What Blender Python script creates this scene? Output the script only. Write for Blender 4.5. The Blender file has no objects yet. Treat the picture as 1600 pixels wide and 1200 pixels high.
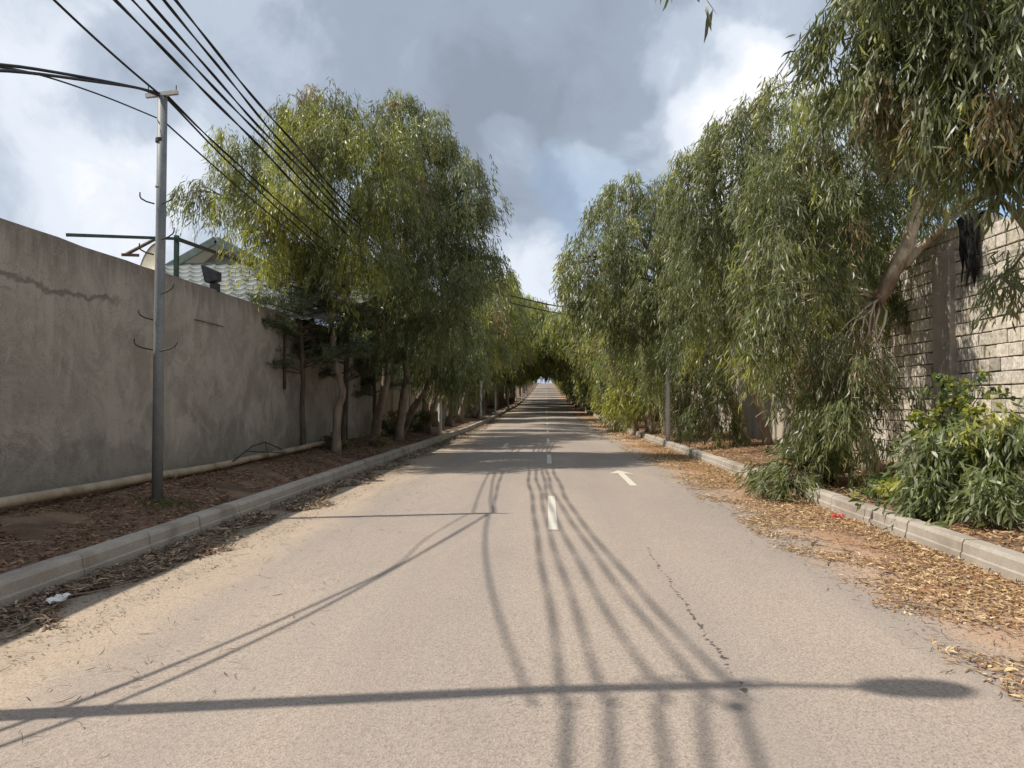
import bpy, math, random
import numpy as np
from mathutils import Vector, Matrix

random.seed(7)
R = np.random.default_rng(11)
rad = math.radians
sc = bpy.context.scene
col = sc.collection

# ------------------------------------------------------------------ camera
F = 1180.0                      # focal length in pixels of a 1600 px wide picture
YAW, PITCH, EYE = math.atan(53 / F), math.atan(27 / F), 1.48
cd = bpy.data.cameras.new('camera')
cam = bpy.data.objects.new('camera', cd); col.objects.link(cam)
cam.location = (0, 0, EYE)
cam.rotation_euler = (math.pi / 2 + PITCH, 0, YAW)
cd.sensor_fit = 'HORIZONTAL'; cd.sensor_width = 36; cd.lens = 36 * F / 1600
cd.clip_start = .05; cd.clip_end = 8000
sc.camera = cam
CR = cam.rotation_euler.to_matrix()

def ray(px, py):
    return CR @ Vector(((px - 800) / F, -(py - 600) / F, -1))
def P(px, py, Y):
    d = ray(px, py)
    return Vector((d.x / d.y * Y, Y, EYE + d.z / d.y * Y))

# ------------------------------------------------------------------ sun and sky
SUN_EL, SUN_AZ = rad(52), rad(8)          # light travels towards +X and a little towards +Y
sdir = Vector((-math.cos(SUN_EL) * math.cos(SUN_AZ), -math.cos(SUN_EL) * math.sin(SUN_AZ), math.sin(SUN_EL)))
sl = bpy.data.lights.new('sun', 'SUN'); sl.energy = 4.6; sl.angle = rad(.53); sl.color = (1, .93, .83)
so = bpy.data.objects.new('sun', sl); col.objects.link(so)
so.rotation_euler = sdir.to_track_quat('Z', 'Y').to_euler()

w = bpy.data.worlds.new('World'); sc.world = w; w.use_nodes = True
nt = w.node_tree; nt.nodes.clear()
def N(tree, t, **k):
    n = tree.nodes.new(t)
    for a, b in k.items():
        if a.startswith('i_'):
            n.inputs[int(a[2:]) if a[2:].isdigit() else a[2:]].default_value = b
        else:
            setattr(n, a, b)
    return n
def mth(tree, op, a, b=None, c=None, clamp=False):
    n = tree.nodes.new('ShaderNodeMath'); n.operation = op; n.use_clamp = clamp
    for i, v in enumerate((a, b, c)):
        if v is None: continue
        if isinstance(v, (int, float)): n.inputs[i].default_value = v
        else: tree.links.new(v, n.inputs[i])
    return n.outputs[0]
def ramp(tree, fac, stops, interp='LINEAR'):
    n = tree.nodes.new('ShaderNodeValToRGB'); n.color_ramp.interpolation = interp
    e = n.color_ramp.elements
    while len(e) < len(stops): e.new(.5)
    for el, (p, c) in zip(e, stops):
        el.position = p; el.color = (*c, 1) if len(c) == 3 else c
    tree.links.new(fac, n.inputs[0]); return n.outputs[0]
def mixc(tree, f, a, b, mode='MIX'):
    n = tree.nodes.new('ShaderNodeMix'); n.data_type = 'RGBA'; n.blend_type = mode
    for i, v in ((0, f), (6, a), (7, b)):
        if isinstance(v, (int, float)): n.inputs[i].default_value = v
        elif isinstance(v, tuple): n.inputs[i].default_value = (*v, 1)
        else: tree.links.new(v, n.inputs[i])
    return n.outputs[2]
def noise(tree, vec, scale, detail=4, rough=.55, dist=0):
    n = tree.nodes.new('ShaderNodeTexNoise'); n.inputs['Scale'].default_value = scale
    n.inputs['Detail'].default_value = detail; n.inputs['Roughness'].default_value = rough
    n.inputs['Distortion'].default_value = dist
    if vec is not None: tree.links.new(vec, n.inputs['Vector'])
    return n.outputs[0]

sky = N(nt, 'ShaderNodeTexSky', sky_type='NISHITA', sun_disc=False, sun_elevation=SUN_EL,
        sun_rotation=math.atan2(sdir.x, sdir.y), air_density=1.0, dust_density=1.2)
tc = N(nt, 'ShaderNodeTexCoord')
gv = tc.outputs['Generated']
wn = N(nt, 'ShaderNodeTexNoise'); wn.inputs['Scale'].default_value = 4.5; wn.inputs['Detail'].default_value = 5
nt.links.new(gv, wn.inputs['Vector'])
vs = N(nt, 'ShaderNodeVectorMath', operation='SUBTRACT'); vs.inputs[1].default_value = (.5, .5, .5)
nt.links.new(wn.outputs[1], vs.inputs[0])
vm = N(nt, 'ShaderNodeVectorMath', operation='SCALE'); vm.inputs['Scale'].default_value = .24
nt.links.new(vs.outputs[0], vm.inputs[0])
va = N(nt, 'ShaderNodeVectorMath', operation='ADD')
nt.links.new(gv, va.inputs[0]); nt.links.new(vm.outputs[0], va.inputs[1])
vn = N(nt, 'ShaderNodeVectorMath', operation='NORMALIZE'); nt.links.new(va.outputs[0], vn.inputs[0])
warp = vn.outputs[0]
def blob(px, py, rpx, amp):
    d = ray(px, py).normalized()
    n = N(nt, 'ShaderNodeVectorMath', operation='DOT_PRODUCT'); n.inputs[1].default_value = d
    nt.links.new(warp, n.inputs[0])
    m = N(nt, 'ShaderNodeMapRange', interpolation_type='SMOOTHERSTEP')
    m.inputs[1].default_value = math.cos(math.atan(rpx / F)); m.inputs[2].default_value = 1
    m.inputs[3].default_value = 0; m.inputs[4].default_value = amp
    nt.links.new(n.outputs['Value'], m.inputs[0])
    return m.outputs[0]
acc = mth(nt, 'MULTIPLY', noise(nt, gv, 3.0, 8, .60, .5), .80)
acc = mth(nt, 'ADD', acc, mth(nt, 'MULTIPLY', noise(nt, gv, 12, 7, .65, .8), .34))
for b in ((40, 300, 300, .13), (200, 330, 170, .15), (20, 20, 200, .15), (1110, 130, 100, .27), (1090, 200, 70, .12), (1160, 110, 60, .12), (1230, 60, 110, .02),
          (1190, 260, 150, .26), (800, 250, 80, .28), (930, 240, 70, .24), (830, 440, 120, .3), (150, 150, 120, -.25),
          (720, 60, 420, -.22), (1000, 60, 170, -.15), (760, 180, 200, -.18), (330, 60, 220, .08), (350, 260, 200, -.1), (1540, 300, 200, .2)):
    acc = mth(nt, 'ADD', acc, blob(*b))
cl = ramp(nt, acc, [(.12, (2.5, 2.9, 3.6)), (.36, (3.1, 3.65, 4.55)), (.56, (4.4, 5.05, 6.0)), (.80, (6.9, 7.4, 8.2)), (1, (8.6, 8.7, 8.9))], 'EASE')
blue = mth(nt, 'MULTIPLY', blob(1530, 310, 170, 1.0), 1.0, clamp=True)
blue2 = mth(nt, 'MAXIMUM', blue, blob(930, 300, 120, .3))
skyc = mixc(nt, blue2, cl, mixc(nt, .45, sky.outputs[0], (4.6, 7.2, 10.5)))
bg = N(nt, 'ShaderNodeBackground'); bg.inputs[1].default_value = .1
nt.links.new(skyc, bg.inputs[0])
wo = N(nt, 'ShaderNodeOutputWorld'); nt.links.new(bg.outputs[0], wo.inputs[0])

sc.view_settings.view_transform = 'Standard'; sc.view_settings.look = 'None'
sc.view_settings.exposure = 0.25; sc.view_settings.gamma = 1
sc.render.engine = 'CYCLES'
cy = sc.cycles
cy.max_bounces = 6; cy.diffuse_bounces = 4; cy.glossy_bounces = 2; cy.transmission_bounces = 3; cy.transparent_max_bounces = 4
cy.use_denoising = True; cy.caustics_reflective = False; cy.caustics_refractive = False
try: cy.denoiser = 'OPENIMAGEDENOISE'
except Exception: pass

# ------------------------------------------------------------------ materials
def mat(name, rough=.8, spec=.3):
    m = bpy.data.materials.new(name); m.use_nodes = True
    t = m.node_tree; b = t.nodes['Principled BSDF']
    b.inputs['Roughness'].default_value = rough; b.inputs['Specular IOR Level'].default_value = spec
    return m, t, b
def geo(t): return t.nodes.new('ShaderNodeNewGeometry').outputs['Position']
def scaled(t, vec, s):
    n = t.nodes.new('ShaderNodeMapping'); n.inputs['Scale'].default_value = s
    t.links.new(vec, n.inputs[0]); return n.outputs[0]
def bump(t, b, h, strength, dist):
    n = t.nodes.new('ShaderNodeBump'); n.inputs['Strength'].default_value = strength; n.inputs['Distance'].default_value = dist
    t.links.new(h, n.inputs['Height'])
    t.links.new(n.outputs[0], b.inputs['Normal'])
def sep(t, vec):
    n = t.nodes.new('ShaderNodeSeparateXYZ'); t.links.new(vec, n.inputs[0]); return n.outputs
def mrange(t, v, a, b, c=0., d=1., it='SMOOTHSTEP'):
    n = t.nodes.new('ShaderNodeMapRange'); n.interpolation_type = it
    for i, x in enumerate((a, b, c, d)): n.inputs[i + 1].default_value = x
    t.links.new(v, n.inputs[0]); return n.outputs[0]

def noisy(name, c1, c2, scale, rough=.85, bs=.4, bd=.01, c3=None, fine=None, spec=.25, stretch=(1, 1, 1)):
    m, t, b = mat(name, rough, spec)
    p = scaled(t, geo(t), stretch)
    n1 = noise(t, p, scale, 6, .6)
    c = mixc(t, mrange(t, n1, .35, .65), c1, c2)
    if c3: c = mixc(t, mrange(t, noise(t, p, scale * .37, 5, .6, .4), .52, .68), c, c3)
    n2 = noise(t, p, fine or scale * 9, 4, .7)
    c = mixc(t, .5, c, ramp(t, n2, [(.25, (.55, .55, .55)), (.75, (1.35, 1.35, 1.35))]), 'MULTIPLY')
    t.links.new(c, b.inputs['Base Color'])
    bump(t, b, mth(t, 'ADD', n1, mth(t, 'MULTIPLY', n2, .5)), bs, bd)
    return m

M = {}
# dusty asphalt
m, t, b = mat('asphalt', .88, .25); M['road'] = m
p = geo(t); x, y, z = sep(t, p)
big = noise(t, scaled(t, p, (1, .28, 1)), .55, 4, .6)
base = mixc(t, mrange(t, big, .35, .68), (.308, .257, .217), (.350, .287, .234))
wob = mth(t, 'MULTIPLY', mth(t, 'SUBTRACT', noise(t, scaled(t, p, (1, .5, 1)), 1.3, 7, .65), .5), 1.5)
xl = mth(t, 'ADD', x, wob)
dl = mrange(t, xl, -2.2, -3.1)
base = mixc(t, mth(t, 'MULTIPLY', dl, .65), base, (.43, .33, .235))
dl2 = mrange(t, xl, -2.95, -3.5)
base = mixc(t, mth(t, 'MULTIPLY', dl2, .8), base, (.26, .215, .155))
dr = mrange(t, xl, 2.35, 3.1)
base = mixc(t, mth(t, 'MULTIPLY', dr, .8), base, (.42, .275, .175))
dr2 = mrange(t, xl, 2.9, 3.35)
base = mixc(t, mth(t, 'MULTIPLY', dr2, .75), base, (.35, .185, .105))
vo = t.nodes.new('ShaderNodeTexVoronoi'); vo.inputs['Scale'].default_value = 95; t.links.new(p, vo.inputs['Vector'])
agg = ramp(t, vo.outputs['Color'], [(0, (.42, .40, .38)), (.4, (1.0, 1.0, 1.0)), (1, (1.45, 1.45, 1.45))])
base = mixc(t, .55, base, agg, 'MULTIPLY')
fin = noise(t, p, 60, 5, .75)
base = mixc(t, .5, base, ramp(t, fin, [(.3, (.6, .6, .6)), (.7, (1.3, 1.3, 1.3))]), 'MULTIPLY')
sp = mrange(t, noise(t, p, 7, 6, .7), .70, .76)
base = mixc(t, mth(t, 'MULTIPLY', sp, .35), base, (.13, .11, .10))
trk = mth(t, 'ABSOLUTE', mth(t, 'SUBTRACT', mth(t, 'ABSOLUTE', mth(t, 'ADD', mth(t, 'ABSOLUTE', mth(t, 'ADD', x, mth(t, 'MULTIPLY', wob, .15))), -1.65)), .72))
base = mixc(t, mth(t, 'MULTIPLY', mrange(t, trk, .34, .0), .28), base, (.265, .225, .195))
ptc = mrange(t, noise(t, scaled(t, p, (.8, .35, 1)), .9, 3, .5, 1.5), .56, .585)
base = mixc(t, mth(t, 'MULTIPLY', ptc, .14), base, (.24, .205, .18))
wl = mth(t, 'MULTIPLY', mth(t, 'SUBTRACT', noise(t, scaled(t, p, (0, 1, 0)), 2.6, 5, .7), .5), .16)
pf = mrange(t, noise(t, scaled(t, p, (1.4, .06, 1)), 1.1, 5, .6), .50, .62)
base = mixc(t, mth(t, 'MULTIPLY', pf, .20), base, (.245, .225, .205))
cw = mth(t, 'ABSOLUTE', mth(t, 'SUBTRACT', mth(t, 'ADD', x, wl), 1.0))
wid = mth(t, 'MULTIPLY', mth(t, 'SUBTRACT', noise(t, p, 19, 5, .7), mrange(t, y, 8, 3.8, .49, .455)), .16)
crk = mth(t, 'MULTIPLY', mrange(t, mth(t, 'SUBTRACT', wid, cw), -.003, .004), mth(t, 'MULTIPLY', mrange(t, y, 8.6, 6.8), mrange(t, y, 3.80, 3.87)))
base = mixc(t, mth(t, 'MULTIPLY', crk, .85), base, (.05, .042, .036))
t.links.new(base, b.inputs['Base Color'])
hb = mth(t, 'ADD', mth(t, 'MULTIPLY', vo.outputs['Distance'], .8), fin)
bump(t, b, hb, .6, .006)

# road paint, worn
m, t, b = mat('road_paint', .7, .3); M['paint'] = m
p = geo(t)
t.links.new(mixc(t, mrange(t, noise(t, p, 26, 6, .75), .52, .72), (.58, .54, .455), (.40, .35, .29)), b.inputs['Base Color'])
bump(t, b, noise(t, p, 90, 3, .7), .3, .003)

# soil
M['soil'] = noisy('soil', (.15, .095, .062), (.235, .155, .10), 1.8, .95, .9, .04, (.10, .062, .042), 26)
M['field'] = noisy('field', (.14, .12, .07), (.20, .16, .10), .3, .95, .5, .04)
M['kerb'] = noisy('kerb_concrete', (.335, .298, .250), (.42, .375, .318), 2.2, .85, .35, .006, (.26, .22, .175), 55)

# smeared cement render of the left wall
m, t, b = mat('cement_render', .9, .2); M['wall'] = m
p = geo(t); x, y, z = sep(t, p)
n1 = noise(t, scaled(t, p, (1, 1, 1)), .75, 8, .62, 1.6)
n2 = noise(t, scaled(t, p, (1, 1, .8)), 1.15, 8, .62, 1.6)
n3 = noise(t, scaled(t, p, (1, 2.6, .20)), 3.4, 6, .6, .2)
c = mixc(t, mrange(t, n1, .33, .67), (.308, .275, .228), (.43, .388, .328))
c = mixc(t, mth(t, 'MULTIPLY', mrange(t, n2, .47, .60), .65), c, (.50, .445, .375))
c = mixc(t, mth(t, 'MULTIPLY', mrange(t, n3, .54, .72), .16), c, (.235, .20, .165))
zz = mth(t, 'ADD', z, mth(t, 'MULTIPLY', mth(t, 'SUBTRACT', n1, .5), 2.6))
c = mixc(t, mth(t, 'MULTIPLY', mrange(t, zz, 1.15, .65), .38), c, (.20, .18, .150))
c = mixc(t, mth(t, 'MULTIPLY', mrange(t, mth(t, 'ADD', z, mth(t, 'MULTIPLY', n3, .9)), 3.55, 4.0), .55), c, (.15, .125, .10))
# thin swirly trowel marks and hairline cracks
wv = noise(t, p, 1.1, 6, .55, 3.2)
ln = mth(t, 'ABSOLUTE', mth(t, 'SUBTRACT', wv, .5))
c = mixc(t, mth(t, 'MULTIPLY', mrange(t, ln, .010, .0), .45), c, (.13, .11, .09))
wv2 = noise(t, p, 2.7, 3, .5, 2.4)
c = mixc(t, mth(t, 'MULTIPLY', mrange(t, mth(t, 'ABSOLUTE', mth(t, 'SUBTRACT', wv2, .46)), .02, .0), .4), c, (.47, .42, .36))
# ragged ledge where the upper coat of render begins
led = mth(t, 'ABSOLUTE', mth(t, 'SUBTRACT', mth(t, 'ADD', z, mth(t, 'MULTIPLY', mth(t, 'SUBTRACT', noise(t, p, 1.6, 7, .65), .5), .55)), 2.86))
lm = mth(t, 'MULTIPLY', mrange(t, led, .055, .01), mrange(t, y, 10.7, 9.9))
c = mixc(t, mth(t, 'MULTIPLY', lm, .6), c, (.12, .098, .078))
fine = noise(t, p, 45, 5, .7)
c = mixc(t, .4, c, ramp(t, fine, [(.3, (.7, .7, .7)), (.7, (1.25, 1.25, 1.25))]), 'MULTIPLY')
t.links.new(c, b.inputs['Base Color'])
bump(t, b, mth(t, 'ADD', mth(t, 'ADD', mth(t, 'MULTIPLY', n2, 3.2), fine), mth(t, 'MULTIPLY', lm, -1.2)), .5, .04)

def attrcol(name, rough, bumpscale=None, noisescale=8, spec=.25, lo=.75, hi=1.25):
    m, t, b = mat(name, rough, spec)
    a = t.nodes.new('ShaderNodeAttribute'); a.attribute_name = 'col'
    p = geo(t)
    n = noise(t, p, noisescale, 6, .65)
    c = mixc(t, 1.0, a.outputs['Color'], ramp(t, n, [(.3, (lo,) * 3), (.7, (hi,) * 3)]), 'MULTIPLY')
    t.links.new(c, b.inputs['Base Color'])
    if bumpscale: bump(t, b, n, bumpscale, .012)
    return m
M['block'] = attrcol('limestone_block', .9, .9, 16, lo=.5, hi=1.3)
M['mortar'] = noisy('mortar', (.10, .088, .075), (.15, .13, .11), 6)
M['pilaster'] = noisy('concrete_pilaster', (.36, .32, .275), (.46, .41, .355), 2.2, .9, .5, .015, (.22, .19, .16), 30)
M['plaster'] = noisy('pale_plaster', (.40, .35, .29), (.50, .44, .36), 1.2, .9, .4, .015, (.28, .24, .2), 30, stretch=(1, 2, .5))
M['pole_grey'] = noisy('grey_painted_steel', (.175, .19, .19), (.225, .235, .23), 3, .55, .15, .003, None, 40, .35)
M['pole_pale'] = noisy('galvanised_steel', (.52, .51, .48), (.62, .61, .58), 5, .5, .15, .003, None, 40, .5)
M['cable'] = noisy('black_cable', (.018, .018, .019), (.03, .03, .03), 9, .5, .1, .002)
M['hook'] = noisy('dark_iron', (.05, .045, .04), (.09, .07, .055), 20, .6, .2, .002)
M['rust_pipe'] = noisy('dirty_pipe', (.36, .28, .19), (.46, .38, .27), 4, .75, .4, .004, (.24, .17, .11), 60)
M['green_steel'] = noisy('green_steel', (.045, .085, .07), (.075, .12, .10), 6, .5, .2, .003)
M['rusty_steel'] = noisy('rusty_steel', (.10, .07, .055), (.16, .11, .08), 9, .7, .3, .003)
M['dish'] = noisy('beige_dish', (.50, .46, .35), (.58, .53, .42), 4, .5, .1, .003, (.40, .33, .22))
M['lamp_glass'] = noisy('lamp_glass', (.25, .26, .27), (.3, .31, .32), 9, .2, .05, .001)
M['darkgrey'] = noisy('dark_grey_plastic', (.045, .045, .05), (.07, .07, .075), 9, .5, .1, .002)
M['white_wall'] = noisy('pale_gable_cladding', (.26, .26, .25), (.33, .33, .32), 3, .8, .2, .004)
M['tissue'] = noisy('white_paper', (.70, .69, .66), (.80, .79, .77), 30, .8, .3, .004)
M['red'] = noisy('red_wrapper', (.55, .06, .07), (.65, .10, .10), 20, .5, .2, .003)
M['house'] = noisy('house_wall', (.42, .38, .32), (.5, .46, .4), 2)
M['barge'] = noisy('grey_green_fascia', (.13, .17, .155), (.18, .22, .20), 6, .5, .1, .002)
# metal roof tiles
m, t, b = mat('metal_roof_tile', .45, .4); M['roof'] = m
p = geo(t)
t.links.new(mixc(t, noise(t, p, 6, 4, .6), (.25, .265, .25), (.32, .335, .315)), b.inputs['Base Color'])
bump(t, b, noise(t, p, 40, 3), .1, .004)
M['bark'] = noisy('gum_bark', (.20, .155, .115), (.33, .265, .20), 5, .85, .8, .02, (.10, .07, .05), 24, stretch=(1, 1, .35))
M['bark_pale'] = noisy('smooth_pale_bark', (.56, .46, .33), (.70, .60, .45), 5, .8, .5, .012, (.22, .15, .10), 24, stretch=(1, 1, .35))
M['bark_dark'] = noisy('dark_bark', (.085, .065, .05), (.16, .12, .09), 7, .9, .9, .02, None, 30, stretch=(1, 1, .3))

def leafmat(name, trans=.45, rough=.38, spec=.5):
    m, t, b = mat(name, rough, spec)
    a = t.nodes.new('ShaderNodeAttribute'); a.attribute_name = 'col'
    t.links.new(a.outputs['Color'], b.inputs['Base Color'])
    tr = t.nodes.new('ShaderNodeBsdfTranslucent')
    t.links.new(mixc(t, 1.0, a.outputs['Color'], (1.35, 1.40, .95), 'MULTIPLY'), tr.inputs[0])
    mx = t.nodes.new('ShaderNodeMixShader'); mx.inputs[0].default_value = trans
    t.links.new(b.outputs[0], mx.inputs[1]); t.links.new(tr.outputs[0], mx.inputs[2])
    t.links.new(mx.outputs[0], t.nodes['Material Output'].inputs[0])
    return m
M['leaf'] = leafmat('eucalyptus_leaf')
M['needle'] = leafmat('pine_needle', .15, .6, .3)
M['litter'] = leafmat('fallen_leaf', .12, .7, .25)

# ------------------------------------------------------------------ helpers
class MB:
    def __init__(s): s.v = []; s.f = []; s.c = []
    def add(s, vs, fs, c=None):
        o = len(s.v); s.v += [tuple(v) for v in vs]; s.f += [tuple(i + o for i in f) for f in fs]
        if c is not None: s.c += [c] * len(vs)
        return s
    def box(s, a, b, c=None):
        x0, y0, z0 = a; x1, y1, z1 = b
        return s.add([(x0, y0, z0), (x1, y0, z0), (x1, y1, z0), (x0, y1, z0), (x0, y0, z1), (x1, y0, z1), (x1, y1, z1), (x0, y1, z1)],
                     [(0, 3, 2, 1), (4, 5, 6, 7), (0, 1, 5, 4), (1, 2, 6, 5), (2, 3, 7, 6), (3, 0, 4, 7)], c)
    def bar(s, a, b, w_, h_=None):
        a = Vector(a); b = Vector(b); d = (b - a).normalized(); h_ = h_ or w_
        u = d.cross(Vector((0, 0, 1)))
        u = u.normalized() if u.length > 1e-3 else Vector((1, 0, 0)); v = u.cross(d)
        q = [(-1, -1), (1, -1), (1, 1), (-1, 1)]
        return s.add([a + u * i * w_ / 2 + v * j * h_ / 2 for i, j in q] + [b + u * i * w_ / 2 + v * j * h_ / 2 for i, j in q],
                     [(3, 2, 1, 0), (4, 5, 6, 7), (0, 1, 5, 4), (1, 2, 6, 5), (2, 3, 7, 6), (3, 0, 4, 7)])
    def tube(s, pts, rs, n=8, cap=True, jit=0.):
        pts = [Vector(q) for q in pts]
        if isinstance(rs, (int, float)): rs = [rs] * len(pts)
        vs = []; fs = []; u = None
        for i, q in enumerate(pts):
            d = (pts[min(i + 1, len(pts) - 1)] - pts[max(i - 1, 0)]).normalized()
            if u is None:
                u = d.cross(Vector((0, 1, 0)));  u = u if u.length > .1 else d.cross(Vector((1, 0, 0)))
            u = (u - d * u.dot(d)).normalized(); v = d.cross(u)
            for k in range(n):
                a = 2 * math.pi * k / n; r_ = rs[i] * (1 + jit * random.uniform(-1, 1))
                vs.append(q + (u * math.cos(a) + v * math.sin(a)) * r_)
        for i in range(len(pts) - 1):
            for k in range(n):
                fs.append((i * n + k, i * n + (k + 1) % n, (i + 1) * n + (k + 1) % n, (i + 1) * n + k))
        if cap: fs += [tuple(range(n))[::-1], tuple((len(pts) - 1) * n + k for k in range(n))]
        return s.add(vs, fs)
    def build(s, name, m, parent=None, smooth=False, loc=None, bevel=0):
        me = bpy.data.meshes.new(name)
        off = Vector(loc) if loc is not None else Vector((0, 0, 0))
        q = parent
        while q is not None: off = off + Vector(q.location); q = q.parent
        me.from_pydata([(v[0] - off.x, v[1] - off.y, v[2] - off.z) for v in s.v], [], s.f)
        if s.c:
            at = me.color_attributes.new('col', 'FLOAT_COLOR', 'POINT')
            at.data.foreach_set('color', np.array([(*c, 1) for c in s.c], 'f').ravel())
        me.materials.append(m)
        if smooth: me.polygons.foreach_set('use_smooth', [True] * len(me.polygons))
        me.update()
        o = bpy.data.objects.new(name, me); col.objects.link(o)
        if parent is not None: o.parent = parent
        else: o.location = off
        if bevel:
            bm_ = o.modifiers.new('bevel', 'BEVEL'); bm_.width = bevel; bm_.segments = 2; bm_.limit_method = 'ANGLE'
        return o
def tag(o, label=None, cat=None, group=None, kind=None):
    if label: o['label'] = label
    if cat: o['category'] = cat
    if group: o['group'] = group
    if kind: o['kind'] = kind
    return o
def empty(name, loc, label, cat, group=None):
    o = bpy.data.objects.new(name, None); col.objects.link(o); o.location = loc; o.empty_display_size = .2
    return tag(o, label, cat, group)
def copy_tree(root, loc, rotz=0, scale=1, label=None, group=None):
    r = root.copy(); col.objects.link(r); r.location = loc; r.rotation_euler = (0, 0, rotz); r.scale = (scale,) * 3 if not isinstance(scale, tuple) else scale
    if label: r['label'] = label
    if group: r['group'] = group
    for ch in list(root.children):
        c = ch.copy(); col.objects.link(c); c.parent = r
        for g in ch.children:
            d = g.copy(); col.objects.link(d); d.parent = c
    return r

# ------------------------------------------------------------------ terrain
PY = np.array([-2000, 38, 50, 62, 75, 100, 120, 142, 200, 303, 400, 500, 540, 5000.])
PZ = np.array([0, 0, .10, .27, .46, .82, 1.35, 2.1, 4.1, 7.8, 10.9, 13.4, 13.7, 13.7])
def zr(y): return np.interp(y, PY, PZ)
def hn(x, y):
    return (np.sin(x * 2.1 + 1.3 * np.sin(y * .9)) * .5 + np.sin(y * 1.7 + x * .7) * .5 + .5 * np.sin(x * 5.3 + y * 3.1) + .4 * np.sin(y * 6.1 - x * 4.2)) * .012
KX = 3.85
def gz(x, y):
    x = np.asarray(x, float); y = np.asarray(y, float)
    a = np.abs(x)
    v = np.interp(a, [0, KX + .17, KX + .28, 5.0, 5.8, 7, 400], [0, -.01, .145, .23, .31, .30, .3])
    v = np.where(a > KX + .15, v + hn(x, y), np.interp(a, [0, 2.8, KX], [.03, .0, -.012]))
    return v + zr(y)

def sheet(name, xs, ys, m, zf, label=None):
    X, Y = np.meshgrid(xs, ys); Z = zf(X, Y)
    nx, ny = len(xs), len(ys)
    me = bpy.data.meshes.new(name)
    vs = np.stack([X, Y, Z], -1).reshape(-1, 3)
    idx = np.arange(nx * ny).reshape(ny, nx)
    fs = np.stack([idx[:-1, :-1], idx[:-1, 1:], idx[1:, 1:], idx[1:, :-1]], -1).reshape(-1, 4)
    me.vertices.add(len(vs)); me.vertices.foreach_set('co', vs.astype('f').ravel())
    me.loops.add(fs.size); me.loops.foreach_set('vertex_index', fs.astype('i').ravel())
    me.polygons.add(len(fs)); me.polygons.foreach_set('loop_start', np.arange(0, fs.size, 4, dtype='i'))
    me.polygons.foreach_set('use_smooth', np.ones(len(fs), bool))
    me.update(calc_edges=True); me.materials.append(m)
    o = bpy.data.objects.new(name, me); col.objects.link(o)
    return tag(o, label, None, None, 'structure')
ysr = np.concatenate([np.arange(-40, 40, .5), np.arange(40, 541, 5.)])
sheet('road', np.array([-4.0, -3.85, -3.4, -2.8, -1.5, 0, 1.5, 2.8, 3.4, 3.85, 4.0]), ysr, M['road'], gz)
ysv = np.concatenate([np.arange(-40, 26, .12), np.arange(26, 60, .5), np.arange(60, 541, 5.)])
for sgn in (-1, 1):
    xs = np.concatenate([np.arange(KX + .12, 6.4, .1), [6.8, 7.2, 8]]) * sgn
    if sgn < 0: xs = xs[::-1]
    sheet('verge', xs, ysv, M['soil'], gz)
sheet('ground', np.array([-2500, -200, -8, -7.6, 7.6, 8, 200, 2500.]), np.concatenate([[-1500], ysr[::8], [5000.]]), M['field'],
      lambda X, Y: np.interp(np.abs(X), [0, 7.6, 8, 9000], [-.25, -.25, .28, .28]) + zr(Y))

# kerbs: stones 1.07 m long with a lower base course
def kerb(sgn, gaps):
    mb = MB(); y = -20.0 + .5
    while y < 470:
        L = 1.07 if y < 110 else 8.0
        if any(a < y + L / 2 < b_ for a, b_ in gaps): y += L; continue
        g = .008 if L < 2 else .0
        dx = random.uniform(-.006, .006); dz = random.uniform(-.006, .006)
        z0, z1 = float(zr(y + g)), float(zr(y + L - g))
        x0 = (KX + dx) ; prof = [(0, -.1), (0, .075), (.012, .080), (.018, .165), (.040, .198), (.185, .198), (.19, -.1)]
        vs = []
        for yy, zz in ((y + g, z0), (y + L - g, z1)):
            vs += [((x0 + a) * sgn, yy, zz + h + dz) for a, h in prof]
        n = len(prof)
        fs = [(i, (i + 1) % n, n + (i + 1) % n, n + i) for i in range(n)]
        fs = [f if sgn > 0 else f[::-1] for f in fs]
        fs += [tuple(range(n))[::-1], tuple(range(n, 2 * n))] if sgn > 0 else [tuple(range(n)), tuple(range(n, 2 * n))[::-1]]
        mb.add(vs, fs); y += L
    o = mb.build('kerb', M['kerb'], bevel=.006); tag(o, None, None, None, 'structure')
kerb(-1, [(118, 122)])
kerb(1, [(11.9, 12.9), (40, 42), (62, 65), (90, 96)])

# road markings
def marking(name, polys):
    mb = MB()
    for pl in polys:
        mb.add([(x, y, float(gz(x, y)) + .006) for x, y in pl], [tuple(range(len(pl)))])
    return tag(mb.build(name, M['paint']), None, None, None, 'structure')
polys = []; y = 8.55
while y < 230:
    cx = .08
    n = 3
    for i in range(n):
        a, b_ = y + 3.05 * i / n, y + 3.05 * (i + 1) / n
        polys.append([(cx - .055, a), (cx + .055, a), (cx + .055, b_), (cx - .055, b_)])
    y += 8.95 if y > 9 else 9.0
marking('centre_line', polys)
def arrow(cx, y0, d):
    L, hl = 2.9, .62
    return [[(cx - d * .062, y0), (cx + d * .062, y0), (cx + d * .062, y0 + d * (L - hl)), (cx - d * .062, y0 + d * (L - hl))][::1 if True else -1],
            [(cx - d * .25, y0 + d * (L - hl - .16)), (cx + d * .0, y0 + d * (L - hl + .02)), (cx + d * .27, y0 + d * (L - hl - .16)), (cx, y0 + d * L)]]
marking('lane_arrow', arrow(1.52, 13.2, 1))
marking('lane_arrow', arrow(-1.33, 26.2, -1))

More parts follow.
